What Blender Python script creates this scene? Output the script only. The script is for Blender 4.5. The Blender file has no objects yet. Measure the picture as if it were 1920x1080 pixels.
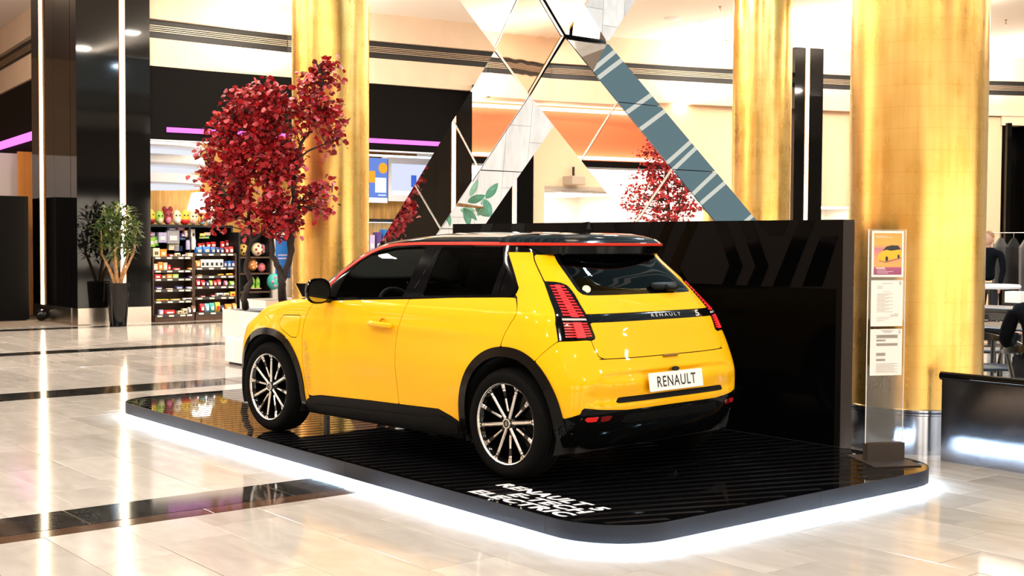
import bpy, bmesh, math, random
import numpy as np
from mathutils import Vector, Matrix
rnd = random.Random(7)
SC = bpy.context.scene
COL = SC.collection
# ------------------------------------------------------------------ camera
CAM_POS = Vector((-5.8582, 5.4985, 1.5588))
CF = Vector((0.7763632, -0.6291556, -0.0377287)); CR = Vector((-0.6294233, -0.7770410, 0.0057935)); CU = Vector((0.0329618, -0.0192495, 0.9992712))
FPX = 2334.518
cd = bpy.data.cameras.new('camera'); cam = bpy.data.objects.new('camera', cd); COL.objects.link(cam)
cd.sensor_width = 36.0; cd.lens = FPX * 36.0 / 1920.0; cd.clip_start = .05; cd.clip_end = 300
m3 = Matrix((CR, CU, -CF)).transposed().to_4x4(); m3.translation = CAM_POS
cam.matrix_world = m3
SC.camera = cam
# ------------------------------------------------------------------ exposure, world, big lamps
SC.view_settings.view_transform = 'Standard'; SC.view_settings.look = 'None'
SC.view_settings.gamma = 1.0; SC.view_settings.use_curve_mapping = False
SC.view_settings.exposure = 0.8
wd = bpy.data.worlds.new('world'); SC.world = wd; wd.use_nodes = True
wd.node_tree.nodes['Background'].inputs[0].default_value = (1.0, .93, .84, 1)
wd.node_tree.nodes['Background'].inputs[1].default_value = .25
def area_lamp(name, loc, size, size_y, power, color=(1, .86, .70), target=None):
    l = bpy.data.lights.new(name, 'AREA'); l.shape = 'RECTANGLE'; l.size = size; l.size_y = size_y; l.energy = power; l.color = color
    o = bpy.data.objects.new(name, l); COL.objects.link(o); o.location = loc
    if target is not None:
        o.rotation_euler = (Vector(target) - Vector(loc)).to_track_quat('-Z', 'Y').to_euler()
    return o
def downlights(pts, power, size=.32, z=6.16, color=(1, .89, .76)):
    for x, y in pts: area_lamp('downlight', (x, y, z), size, size, power, color)
downlights([(x, y) for x in (-4.5, -1.5, 1.5, 4.5) for y in (1.9, 4.6, 8.2)], 58)
downlights([(x, y) for x in (8.5, 11.5, 14.2) for y in (-5.5, -2., 1.5, 5.2, 8.6)], 66)
downlights([(x, y) for x in (8.5, 11.0) for y in (-9.5, -13.)], 60)
downlights([(8., -17.), (10.5, -18.), (8., -21.5)], 85)
downlights([(x, y) for x in (-8., -11.5) for y in (-16., -10., -4., 2., 8.)], 75)
downlights([(3., -16.), (-1., -17.), (5., -20.), (-3., -21.)], 110)
area_lamp('ceiling_fill', (13.2, -6.0, 5.35), .3, 11, 210, (1, .88, .74), (13.6, -6., 8))  # added upward fills that brighten the ceiling; no fixture there
area_lamp('ceiling_fill', (10.5, -16.0, 5.35), .3, 9, 210, (1, .88, .74), (10.9, -16., 8))
area_lamp('ceiling_fill', (12.5, 6.0, 5.2), .3, 9, 150, (1, .88, .74), (13.0, 6., 8))
area_lamp('shop_lamp', (18.2, -6.2, 3.95), 2.5, 5, 120, (1., .84, .62))
for x, y in ((-3.5, -9.), (.5, -9.5), (4.5, -9.), (-3.5, -5.), (.8, -4.6), (4.5, -5.)): area_lamp('rooflight_fill', (x, y, 6.95), .22, .22, 120, (.60, .80, 1.))  # added cool fills under the glazing, brightening the floor behind the display wall
area_lamp('ceiling_fill', (8.6, -22.5, 5.35), .3, 8, 260, (1, .9, .78), (9.0, -22.5, 8))  # further upward fills added for the right end of the ceiling
area_lamp('ceiling_fill', (11.3, -18.0, 5.35), .3, 5, 120, (1, .9, .78), (11.6, -18.2, 8))

# ------------------------------------------------------------------ helpers
def ray(u, v): return CF + CR * ((u - 960) / FPX) - CU * ((v - 540) / FPX)
def onX(u, v, X): d = ray(u, v); return CAM_POS + d * ((X - CAM_POS.x) / d.x)
def onY(u, v, Y): d = ray(u, v); return CAM_POS + d * ((Y - CAM_POS.y) / d.y)
def onZ(u, v, Z): d = ray(u, v); return CAM_POS + d * ((Z - CAM_POS.z) / d.z)
def mat(name, col, rough=.5, metal=0., spec=.5, coat=0., coat_rough=.03, emit=None, estr=0., var=0., scale=8., bump=0., bscale=60., trans=0., ior=1.5, stretch=(1, 1, 1), col2=None, rvar=0.):
    m = bpy.data.materials.new(name); m.use_nodes = True; nt = m.node_tree; b = nt.nodes['Principled BSDF']
    c = (*col, 1)
    b.inputs['Base Color'].default_value = c; b.inputs['Roughness'].default_value = rough; b.inputs['Metallic'].default_value = metal
    b.inputs['Specular IOR Level'].default_value = spec; b.inputs['Coat Weight'].default_value = coat; b.inputs['Coat Roughness'].default_value = coat_rough
    b.inputs['IOR'].default_value = ior; b.inputs['Transmission Weight'].default_value = trans
    if emit: b.inputs['Emission Color'].default_value = (*emit, 1); b.inputs['Emission Strength'].default_value = estr
    if var or bump or col2 or rvar:
        tc = nt.nodes.new('ShaderNodeTexCoord'); mp = nt.nodes.new('ShaderNodeMapping'); nt.links.new(tc.outputs['Object'], mp.inputs[0])
        mp.inputs['Scale'].default_value = stretch
        n = nt.nodes.new('ShaderNodeTexNoise'); n.inputs['Scale'].default_value = scale; n.inputs['Detail'].default_value = 5; nt.links.new(mp.outputs[0], n.inputs['Vector'])
        if var or col2:
            r = nt.nodes.new('ShaderNodeValToRGB'); e = r.color_ramp.elements
            e[0].position = .35; e[1].position = .68
            e[0].color = tuple(max(0, x * (1 - var)) for x in col) + (1,); e[1].color = (*(col2 or [min(1, x * (1 + var)) for x in col]), 1)
            nt.links.new(n.outputs['Fac'], r.inputs[0]); nt.links.new(r.outputs[0], b.inputs['Base Color'])
        if rvar:
            r2 = nt.nodes.new('ShaderNodeMapRange'); r2.inputs['To Min'].default_value = max(0, rough - rvar); r2.inputs['To Max'].default_value = rough + rvar
            nt.links.new(n.outputs['Fac'], r2.inputs['Value']); nt.links.new(r2.outputs[0], b.inputs['Roughness'])
        if bump:
            n2 = nt.nodes.new('ShaderNodeTexNoise'); n2.inputs['Scale'].default_value = bscale; n2.inputs['Detail'].default_value = 3; nt.links.new(mp.outputs[0], n2.inputs['Vector'])
            bp = nt.nodes.new('ShaderNodeBump'); bp.inputs['Strength'].default_value = bump; bp.inputs['Distance'].default_value = .01
            nt.links.new(n2.outputs['Fac'], bp.inputs['Height']); nt.links.new(bp.outputs[0], b.inputs['Normal'])
    return m
def glow(name, col, s):
    m = bpy.data.materials.new(name); m.use_nodes = True; nt = m.node_tree; nt.nodes.remove(nt.nodes['Principled BSDF'])
    e = nt.nodes.new('ShaderNodeEmission'); e.inputs[0].default_value = (*col, 1); e.inputs[1].default_value = s
    nt.links.new(e.outputs[0], nt.nodes['Material Output'].inputs[0]); return m
def pane_mat(name, tint, refl=.0, ior=1.5):
    # thin glass: tinted see-through with a Fresnel reflection
    m = bpy.data.materials.new(name); m.use_nodes = True; nt = m.node_tree; nt.nodes.remove(nt.nodes['Principled BSDF'])
    t = nt.nodes.new('ShaderNodeBsdfTransparent'); t.inputs[0].default_value = (*tint, 1)
    g = nt.nodes.new('ShaderNodeBsdfGlossy'); g.inputs['Roughness'].default_value = .01
    f = nt.nodes.new('ShaderNodeFresnel'); f.inputs[0].default_value = ior
    mx = nt.nodes.new('ShaderNodeMixShader'); nt.links.new(f.outputs[0], mx.inputs[0]); nt.links.new(t.outputs[0], mx.inputs[1]); nt.links.new(g.outputs[0], mx.inputs[2])
    nt.links.new(mx.outputs[0], nt.nodes['Material Output'].inputs[0]); return m
class MB:
    """collects vertices and faces, then links them as one mesh object"""
    def __init__(s): s.v = []; s.f = []; s.m = []
    def add(s, V, Fc, mi=0):
        o = len(s.v); s.v += [tuple(p) for p in V]; s.f += [tuple(i + o for i in f) for f in Fc]; s.m += [mi] * len(Fc); return s
    def box(s, lo, hi, mi=0, mtx=None):
        V = [(x, y, z) for z in (lo[2], hi[2]) for y in (lo[1], hi[1]) for x in (lo[0], hi[0])]
        if mtx is not None: V = [mtx @ Vector(p) for p in V]
        return s.add(V, [(0, 2, 3, 1), (4, 5, 7, 6), (0, 1, 5, 4), (2, 6, 7, 3), (0, 4, 6, 2), (1, 3, 7, 5)], mi)
    def rbox(s, lo, hi, r, mi=0, mtx=None, seg=2):
        # box with rounded vertical edges and a small top/bottom chamfer
        r = min(r, .49 * (hi[0] - lo[0]), .49 * (hi[1] - lo[1])); P = []
        for cx, cy, a0 in ((hi[0] - r, hi[1] - r, 0), (lo[0] + r, hi[1] - r, 90), (lo[0] + r, lo[1] + r, 180), (hi[0] - r, lo[1] + r, 270)):
            for k in range(seg + 1):
                a = math.radians(a0 + 90 * k / seg); P.append((cx, cy, r, math.cos(a), math.sin(a)))
        n = len(P); c = min(r * .5, .3 * (hi[2] - lo[2])); V = []
        for z, rr in ((lo[2], -c), (lo[2] + c, 0), (hi[2] - c, 0), (hi[2], -c)):
            V += [(cx + (q + rr) * ca, cy + (q + rr) * sa, z) for cx, cy, q, ca, sa in P]
        if mtx is not None: V = [mtx @ Vector(p) for p in V]
        Fc = [(l * n + i, l * n + (i + 1) % n, (l + 1) * n + (i + 1) % n, (l + 1) * n + i) for l in range(3) for i in range(n)]
        Fc += [tuple(reversed(range(n))), tuple(range(3 * n, 4 * n))]
        return s.add(V, Fc, mi)
    def prism(s, poly, z0, z1, mi=0, mtx=None):
        n = len(poly); V = [(x, y, z0) for x, y in poly] + [(x, y, z1) for x, y in poly]
        ar = sum(poly[i][0] * poly[(i + 1) % n][1] - poly[(i + 1) % n][0] * poly[i][1] for i in range(n))
        Fc = [(i, (i + 1) % n, n + (i + 1) % n, n + i) for i in range(n)] + [tuple(reversed(range(n))), tuple(range(n, 2 * n))]
        if (ar < 0) != (z1 < z0): Fc = [tuple(reversed(f)) for f in Fc]
        if mtx is not None: V = [mtx @ Vector(p) for p in V]
        return s.add(V, Fc, mi)
    def lathe(s, prof, n=32, mi=0, mtx=None, closed=False):
        V = []; m = len(prof)
        for i in range(n):
            a = 2 * math.pi * i / n; V += [(r * math.cos(a), r * math.sin(a), z) for r, z in prof]
        Fc = []
        for i in range(n):
            j = (i + 1) % n
            for k in range(m if closed else m - 1):
                l = (k + 1) % m
                q = [i * m + k, j * m + k, j * m + l, i * m + l]
                if prof[k][0] == 0: q = [q[0], q[2], q[3]]
                elif prof[l][0] == 0: q = [q[0], q[1], q[2]]
                Fc.append(tuple(q))
        if mtx is not None: V = [mtx @ Vector(p) for p in V]
        return s.add(V, Fc, mi)
    def tube(s, pts, rad, n=6, mi=0, cap=True):
        pts = [Vector(p) for p in pts]; R = rad if isinstance(rad, (list, tuple)) else [rad] * len(pts); V = []; up = Vector((0, 0, 1))
        t0 = (pts[1] - pts[0]).normalized(); a = t0.cross(up if abs(t0.z) < .9 else Vector((1, 0, 0))).normalized()
        for i, p in enumerate(pts):
            t = (pts[min(i + 1, len(pts) - 1)] - pts[max(i - 1, 0)]).normalized(); a = (a - t * a.dot(t)).normalized(); b = t.cross(a)
            V += [p + (a * math.cos(2 * math.pi * k / n) + b * math.sin(2 * math.pi * k / n)) * R[i] for k in range(n)]
        Fc = [(i * n + k, i * n + (k + 1) % n, (i + 1) * n + (k + 1) % n, (i + 1) * n + k) for i in range(len(pts) - 1) for k in range(n)]
        if cap: Fc += [tuple(reversed(range(n))), tuple(range((len(pts) - 1) * n, len(pts) * n))]
        return s.add(V, Fc, mi)
    def ball(s, c, r, nu=16, nv=10, mi=0, mtx=None):
        rx, ry, rz = r if isinstance(r, (tuple, list)) else (r, r, r)
        V = [(c[0], c[1], c[2] - rz)]; 
        for j in range(1, nv):
            t = math.pi * j / nv
            V += [(c[0] + rx * math.sin(t) * math.cos(2 * math.pi * i / nu), c[1] + ry * math.sin(t) * math.sin(2 * math.pi * i / nu), c[2] - rz * math.cos(t)) for i in range(nu)]
        V.append((c[0], c[1], c[2] + rz)); Fc = []
        for i in range(nu):
            j = (i + 1) % nu; Fc.append((0, 1 + j, 1 + i)); e = 1 + (nv - 2) * nu; Fc.append((e + i, e + j, len(V) - 1))
            for k in range(nv - 2): a = 1 + k * nu; Fc.append((a + i, a + j, a + nu + j, a + nu + i))
        if mtx is not None: V = [mtx @ Vector(p) for p in V]
        return s.add(V, Fc, mi)
    def mesh(s, name, mats, smooth=None):
        me = bpy.data.meshes.new(name); me.from_pydata(s.v, [], s.f); 
        for x in (mats if isinstance(mats, (list, tuple)) else [mats]): me.materials.append(x)
        if any(s.m): me.polygons.foreach_set('material_index', s.m)
        me.update()
        if smooth is not None: shade(me, smooth)
        return me
    def build(s, name, mats, parent=None, smooth=None, loc=None, rot=None):
        return link(name, s.mesh(name, mats, smooth), parent, loc, rot)
def shade(me, ang=40):
    me.polygons.foreach_set('use_smooth', [True] * len(me.polygons))
    if ang < 180: me.set_sharp_from_angle(angle=math.radians(ang))
def link(name, me, parent=None, loc=None, rot=None):
    o = bpy.data.objects.new(name, me); COL.objects.link(o)
    if parent is not None: o.parent = parent
    if loc is not None: o.location = loc
    if rot is not None: o.rotation_euler = rot
    return o
def tag(o, label=None, cat=None, group=None, kind=None):
    if label: o['label'] = label
    if cat: o['category'] = cat
    if group: o['group'] = group
    if kind: o['kind'] = kind
    return o
def thing(name, label, cat, loc=(0, 0, 0), rz=0., group=None):
    o = bpy.data.objects.new(name, None); o.empty_display_size = .1; COL.objects.link(o); o.location = loc; o.rotation_euler = (0, 0, rz)
    return tag(o, label, cat, group)
def dup(root, loc, rz=None, label=None, scale=None):
    r = root.copy(); COL.objects.link(r); r.location = loc
    if rz is not None: r.rotation_euler = (0, 0, rz)
    if scale is not None: r.scale = scale
    if label: r['label'] = label
    for ch in list(root.children):
        c = ch.copy(); COL.objects.link(c); c.parent = r
        for g in list(ch.children):
            d = g.copy(); COL.objects.link(d); d.parent = c
    return r
def struct(o): o['kind'] = 'structure'; return o
def text_mesh(txt, size=1., bold=0., xs=1., shear=0., ext=0., align='LEFT', spacing=1., res=4):
    cu = bpy.data.curves.new('lettering', 'FONT'); cu.body = txt; cu.size = size; cu.offset = bold; cu.shear = shear; cu.extrude = ext; cu.align_x = align
    cu.space_character = spacing; cu.resolution_u = res
    o = bpy.data.objects.new('lettering', cu); COL.objects.link(o)
    dg = bpy.context.evaluated_depsgraph_get(); me = bpy.data.meshes.new_from_object(o.evaluated_get(dg)); bpy.data.objects.remove(o); bpy.data.curves.remove(cu)
    if xs != 1: me.transform(Matrix.Diagonal((xs, 1, 1, 1)))
    return me
def fit_text(txt, w, h, origin, ux, uy, m, parent, name='lettering', bold=0., shear=0., ext=.001, align='LEFT', spacing=1.):
    # lettering stretched into a w x h box; origin = lower left corner, ux = reading direction, uy = upwards
    me = text_mesh(txt, 1., bold, 1., shear, 0., spacing=spacing); a = np.empty(len(me.vertices) * 3); me.vertices.foreach_get('co', a); a = a.reshape(-1, 3)
    lo, hi = a.min(0), a.max(0); ux = Vector(ux).normalized(); uy = Vector(uy).normalized(); n = ux.cross(uy)
    M = np.array([ux * (w / (hi[0] - lo[0])), uy * (h / (hi[1] - lo[1])), n]); b = (a - [lo[0], lo[1], 0]) @ M + np.array(origin)
    me.vertices.foreach_set('co', b.ravel()); me.update(); me.materials.clear(); me.materials.append(m)
    return link(name, me, parent)

# ---------------------------------------------------------------- materials of the hall
CREAM = mat('cream_plaster', (.80, .63, .47), .75, var=.04, scale=2)
CEIL = mat('white_ceiling', (.88, .82, .74), .8)
TRACKBLK = mat('black_track', (.006, .006, .006), .5); TRACKLINE = mat('track_rail', (.55, .42, .30), .4, metal=.5)
HEADER = mat('dark_fascia', (.0024, .0018, .0016), .7, spec=.1, var=.1)
LACQ = mat('black_lacquer', (.0025, .0025, .0025), .05, spec=.38)
STEEL = mat('brushed_steel', (.66, .60, .53), .24, metal=1., bump=.04, bscale=120, stretch=(1, 1, .05))
PSTEEL = mat('polished_steel', (.46, .50, .58), .15, metal=1., bump=.05, bscale=5)
def gold_mat():
    m = bpy.data.materials.new('gold_leaf'); m.use_nodes = True; nt = m.node_tree; b = nt.nodes['Principled BSDF']; N = nt.nodes.new; L = nt.links.new
    tc = N('ShaderNodeTexCoord'); mp = N('ShaderNodeMapping'); L(tc.outputs['Object'], mp.inputs[0]); mp.inputs['Scale'].default_value = (1, 1, 1)
    n1 = N('ShaderNodeTexNoise'); n1.inputs['Scale'].default_value = 3.5; n1.inputs['Detail'].default_value = 6; L(mp.outputs[0], n1.inputs['Vector'])
    mp2 = N('ShaderNodeMapping'); mp2.inputs['Scale'].default_value = (5, 5, .35); L(tc.outputs['Object'], mp2.inputs[0])
    n2 = N('ShaderNodeTexNoise'); n2.inputs['Scale'].default_value = 3; n2.inputs['Detail'].default_value = 4; L(mp2.outputs[0], n2.inputs['Vector'])
    mx = N('ShaderNodeMath'); mx.operation = 'ADD'; L(n1.outputs['Fac'], mx.inputs[0]); L(n2.outputs['Fac'], mx.inputs[1])
    r = N('ShaderNodeValToRGB'); e = r.color_ramp.elements; e[0].position = .34; e[1].position = .66; e[0].color = (.84, .47, .105, 1); e[1].color = (1., .66, .22, 1)
    hf = N('ShaderNodeMath'); hf.operation = 'MULTIPLY'; hf.inputs[1].default_value = .5; L(mx.outputs[0], hf.inputs[0]); L(hf.outputs[0], r.inputs[0])
    # seams of the leaf squares
    sp = N('ShaderNodeSeparateXYZ'); L(tc.outputs['Object'], sp.inputs[0])
    w = N('ShaderNodeMath'); w.operation = 'MODULO'; w.inputs[1].default_value = .16; L(sp.outputs[2], w.inputs[0])
    lt = N('ShaderNodeMath'); lt.operation = 'LESS_THAN'; lt.inputs[1].default_value = .008; L(w.outputs[0], lt.inputs[0])
    dk = N('ShaderNodeMixRGB'); dk.blend_type = 'MULTIPLY'; dk.inputs[2].default_value = (.95, .92, .85, 1); L(lt.outputs[0], dk.inputs[0]); L(r.outputs[0], dk.inputs[1]); L(dk.outputs[0], b.inputs['Base Color'])
    b.inputs['Metallic'].default_value = .92; rr = N('ShaderNodeMapRange'); rr.inputs['To Min'].default_value = .20; rr.inputs['To Max'].default_value = .36; L(hf.outputs[0], rr.inputs['Value']); L(rr.outputs[0], b.inputs['Roughness'])
    bp = N('ShaderNodeBump'); bp.inputs['Strength'].default_value = .05; bp.inputs['Distance'].default_value = .02; L(n1.outputs['Fac'], bp.inputs['Height']); L(bp.outputs[0], b.inputs['Normal'])
    return m
GOLD = gold_mat()
def stone_mat(name, c1, c2, rough, seed, vein=None):
    m = bpy.data.materials.new(name); m.use_nodes = True; nt = m.node_tree; b = nt.nodes['Principled BSDF']; N = nt.nodes.new; L = nt.links.new
    tc = N('ShaderNodeTexCoord'); oi = N('ShaderNodeObjectInfo'); ad = N('ShaderNodeVectorMath'); ad.operation = 'ADD'; L(tc.outputs['Object'], ad.inputs[0])
    ml = N('ShaderNodeMath'); ml.operation = 'MULTIPLY'; ml.inputs[1].default_value = 37.; L(oi.outputs['Random'], ml.inputs[0]); L(ml.outputs[0], ad.inputs[1])
    mp = N('ShaderNodeMapping'); mp.inputs['Scale'].default_value = (1.2, 3., 1); mp.inputs['Location'].default_value = (seed, 0, 0); L(ad.outputs[0], mp.inputs[0])
    n = N('ShaderNodeTexNoise'); n.inputs['Scale'].default_value = 2.2; n.inputs['Detail'].default_value = 7; n.inputs['Distortion'].default_value = .6; L(mp.outputs[0], n.inputs['Vector'])
    r = N('ShaderNodeValToRGB'); e = r.color_ramp.elements; e[0].position = .34; e[1].position = .66; e[0].color = (*c1, 1); e[1].color = (*c2, 1); L(n.outputs['Fac'], r.inputs[0])
    hs = N('ShaderNodeHueSaturation'); mr = N('ShaderNodeMapRange'); mr.inputs['To Min'].default_value = .86; mr.inputs['To Max'].default_value = 1.1; L(oi.outputs['Random'], mr.inputs['Value']); L(mr.outputs[0], hs.inputs['Value']); L(r.outputs[0], hs.inputs['Color'])
    out = hs.outputs[0]
    if vein:
        v = N('ShaderNodeTexNoise'); v.inputs['Scale'].default_value = 3.2; v.inputs['Detail'].default_value = 8; v.inputs['Distortion'].default_value = 1.8; L(mp.outputs[0], v.inputs['Vector'])
        vr = N('ShaderNodeValToRGB'); ve = vr.color_ramp.elements; ve[0].position = .485; ve[1].position = .5; ve[0].color = (0, 0, 0, 1); ve[1].color = (1, 1, 1, 1); x = ve.new(.515); x.color = (0, 0, 0, 1); L(v.outputs['Fac'], vr.inputs[0])
        mm = N('ShaderNodeMixRGB'); L(vr.outputs[0], mm.inputs[0]); L(out, mm.inputs[1]); mm.inputs[2].default_value = (*vein, 1); out = mm.outputs[0]
    L(out, b.inputs['Base Color']); b.inputs['Roughness'].default_value = rough; b.inputs['Specular IOR Level'].default_value = .62
    return m
TILE = stone_mat('pale_limestone', (.475, .43, .385), (.565, .52, .475), .10, 1.); DSTONE = stone_mat('dark_green_marble', (.012, .012, .011), (.035, .030, .025), .07, 5., (.085, .085, .08)); BSTONE = stone_mat('brown_marble', (.075, .038, .022), (.11, .06, .036), .08, 9.)
GAPBLK = mat('seam_black', (.002, .002, .002), .8)
CHANNEL = mat('fringe_channel', (.42, .20, .06), .5)  # orange glow fringe of the light lines, put into the channel colour
GROUT = mat('grout', (.16, .12, .09), .8)
LEDW = glow('white_led', (.62, .80, 1.), 210.); LEDWARM = glow('warm_led', (1., .80, .52), 14.); PINK = glow('pink_led', (1., .16, .85), 1.15); LEDBLUE = glow('blue_white_led', (.62, .74, 1.), 2.2)
DECKG = mat('gloss_black_acrylic', (.002, .002, .0024), .025, spec=.55); WALLG = mat('gloss_black_panel', (.0010, .0010, .0011), .08, spec=.045); DECKM = mat('matt_black_vinyl', (.0036, .0036, .0044), .34, spec=.10)
ALU = mat('dark_anodised_edge', (.016, .019, .027), .45, spec=.22)
WALLM = mat('matt_black_board', (.0040, .0028, .0024), .65, spec=.05); WALLE = mat('board_edge', (.030, .021, .016), .6, spec=.2)
MIRROR = mat('mirror', (.90, .88, .86), .004, metal=1.); MIRRORW = mat('wavy_mirror', (.62, .50, .42), .02, metal=1., bump=.22, bscale=1.1); MFRAME = mat('mirror_edge', (.72, .70, .68), .2, metal=1.); MDARK = mat('mirror_joint', (.01, .01, .012), .3)
WHITEM = mat('white_marble', (.86, .84, .83), .18, var=.04, scale=3, col2=(.93, .92, .92)); SOIL = mat('soil', (.03, .02, .015), .95, bump=.8, bscale=40)
BARK = mat('dark_bark', (.035, .020, .016), .85, var=.4, scale=20, bump=.8, bscale=50, stretch=(1, 1, .25)); TANBARK = mat('tan_bark', (.42, .22, .09), .8, var=.3, scale=20)
LEAFS = [mat('leaf_red', (.50, .012, .016), .45, var=.25, scale=20), mat('leaf_dark_red', (.26, .006, .012), .5, var=.2, scale=20), mat('leaf_rose', (.62, .07, .085), .45, var=.2, scale=20)]
GREENS = [mat('leaf_green', (.055, .10, .018), .35), mat('leaf_light_green', (.16, .20, .045), .35), mat('leaf_dark_green', (.02, .045, .012), .35)]
WOOD = mat('honey_wood', (.52, .27, .065), .5, var=.18, scale=3, stretch=(6, 6, .7), col2=(.66, .38, .11)); DWOOD = mat('dark_wood', (.075, .036, .018), .5, var=.3, scale=5, stretch=(1, 3, 12)); SHELF = mat('shelf_edge', (.05, .040, .034), .5); ORANGEW = mat('orange_wood', (.72, .27, .045), .5, var=.1, scale=3, stretch=(4, 4, .4))
WHITEP = mat('white_paint', (.82, .82, .86), .45); PLASTICW = mat('white_card', (.85, .80, .72), .5)


# ---------------------------------------------------------------- floor
TL, TW, JN = .83, .405, .0048
DECK = (-1.465, 4.98, -1.745, 1.315)
floor = struct(MB().box((-14, -30, -.08), (36, 16, -.004)).build('floor', GROUT))
def tile_mesh(lx, ly, m, h=.006, name='tile'):
    b = .0015
    return MB().add([(0, 0, -h), (lx, 0, -h), (lx, ly, -h), (0, ly, -h), (0, 0, -b), (lx, 0, -b), (lx, ly, -b), (0, ly, -b), (b, b, 0), (lx - b, b, 0), (lx - b, ly - b, 0), (b, ly - b, 0)],
                    [(0, 1, 5, 4), (1, 2, 6, 5), (2, 3, 7, 6), (3, 0, 4, 7), (4, 5, 9, 8), (5, 6, 10, 9), (6, 7, 11, 10), (7, 4, 8, 11), (8, 9, 10, 11)]).mesh(name, m)
BANDS = [(.672, 1.262), (6.40, 7.0), (11.08, 11.56), (15.6, 16.05)]
tiles = []
def add_row_piece(x0, x1, y0, kind):
    if x1 - x0 > .04: tiles.append((x0, x1, y0, y0 + TW, kind))
for k in range(-26, 46):
    y0 = -2.335 + TW * k; off = (-1.43 - .2135 * k) % TL
    xs = [-9.] ; x = -9. + ((off + 9.) % TL)
    while x < 17.: xs.append(x); x += TL
    for a, b in zip(xs[:-1], xs[1:]):
        segs = [(a, b)]
        for b0, b1 in BANDS:
            ns = []
            for s0, s1 in segs:
                if s1 <= b0 or s0 >= b1: ns.append((s0, s1))
                else:
                    if s0 < b0: ns.append((s0, b0))
                    if s1 > b1: ns.append((b1, s1))
            segs = ns
        for s0, s1 in segs: add_row_piece(s0, s1, y0, 'tile')
for bi, (b0, b1) in enumerate(BANDS):
    y = -12.
    while y < 14.5:
        if bi == 0:
            tiles.append((b0, b0 + .155, y + .6, y + 1.85, 'brown')); tiles.append((b0 + .158, b1, y, y + 1.25, 'dark'))
        else: tiles.append((b0, b1, y, y + 1.25, 'dark'))
        y += 1.253
def vis(t):
    x, y = (t[0] + t[1]) / 2, (t[2] + t[3]) / 2; d = Vector((x, y, 0)) - CAM_POS; z = d.dot(CF)
    if z < .5: return 0
    u = 960 + FPX * d.dot(CR) / z; v = 540 - FPX * d.dot(CU) / z
    if not (-160 < u < 2080 and 440 < v < 1200): return 0
    if DECK[0] + .5 < x < DECK[1] - .4 and DECK[2] < y < DECK[3] - .2: return 0
    # hidden behind the car, the display wall or the deck
    if 560 < u < 1560 and 540 < v < 760 and z > 6: return 0
    return (t[1] - t[0]) * (t[3] - t[2]) / z ** 3
tiles.sort(key=vis, reverse=True); cache = {}; rest = MB(); MTS = {'tile': TILE, 'dark': DSTONE, 'brown': BSTONE}; nt_ = {'tile': 0, 'dark': 0, 'brown': 0}
rr_ = random.Random(3)
for t in tiles:
    x0, x1, y0, y1, kd = t; v = vis(t); lx, ly = x1 - x0 - JN, y1 - y0 - JN
    if v > 0 and nt_[kd] < (296 if kd == 'tile' else 60):
        nt_[kd] += 1; key = (round(lx, 3), round(ly, 3), kd); nm = 'tile' if kd == 'tile' else 'band_stone'
        if key not in cache: cache[key] = tile_mesh(lx, ly, MTS[kd], name=nm)
        o = link(nm, cache[key], floor, (x0 + JN / 2, y0 + JN / 2, rr_.uniform(-.0007, .0007))); o.rotation_euler = (rr_.uniform(-.0010, .0010), rr_.uniform(-.0008, .0008), 0)
    else:
        z = rr_.uniform(-.0006, .0006); rest.box((x0 + JN / 2, y0 + JN / 2, -.006), (x1 - JN / 2, y1 - JN / 2, z), {'tile': 0, 'dark': 1, 'brown': 2}[kd])
tag(rest.build('far_paving', [TILE, DSTONE, BSTONE], floor), kind='stuff')
# ---------------------------------------------------------------- ceiling
CZ = 6.22
cl = MB(); 
cl.box((7.5, -32, CZ), (36, .3, CZ + .1)); cl.box((12.5, .3, CZ), (36, 16, CZ + .1)); cl.box((-14, -32, CZ), (-6.5, 16, CZ + .1)); cl.box((-6.5, .3, 8.6), (12.5, 16, 8.7), 1); cl.box((-6.6, .3, CZ + .1), (-6.5, 16, 8.6), 1); cl.box((12.5, .3, CZ + .1), (12.6, 16, 8.6), 1); cl.box((-6.5, .2, CZ), (12.5, .3, 8.6), 1); cl.box((-6.5, -32, CZ), (7.5, -15, CZ + .1)); cl.box((-6.5, 1.5, CZ), (-6.4, 1.6, CZ + .1))
ceiling = struct(cl.build('ceiling', [CEIL, mat('dark_atrium', (.05, .046, .042), .8)]))
# roof light over the hall, above the mirrored cross (seen only in the mirrors)
TEAL = glow('rooflight_panel_glow', (.085, .135, .15), 1.); RIB = glow('rooflight_rib_glow', (.44, .45, .41), 1.)  # lit look of glazing and ribs painted in as their own glow
rl = thing('rooflight', 'grey glazed rooflight with pale curved ribs above the mirrored cross', 'rooflight', (.5, -6.75, CZ))
MB().box((-7, -8.25, .9), (7, 8.25, 1.)).build('glazing', TEAL, rl)
MB().box((-7.05, -8.25, 0), (-7, 8.25, 1.)).box((7, -8.25, 0), (7.05, 8.25, 1.)).box((-7, -8.3, 0), (7, -8.25, 1.)).box((-7, 8.25, 0), (7, 8.3, 1.)).build('upstand', CEIL, rl)
for k in range(52):
    x0 = -12.4 + .48 * k + (.13 if k % 2 else -.1); pts = [(x0 - .62 * y + .12 * math.sin(y * .5 + k), y, .70) for y in np.linspace(-8.1, 8.1, 28) if abs(x0 - .62 * y) < 6.8]
    if len(pts) > 3: MB().tube(pts, .032, 6).build('rib', RIB, rl)
MB().lathe([(0, 0), (.11, 0), (.12, .03)], 20).build('spotlight', glow('spot_glow', (1, .95, .85), 60), rl, loc=(2.2, 1.2, .7))
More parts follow.
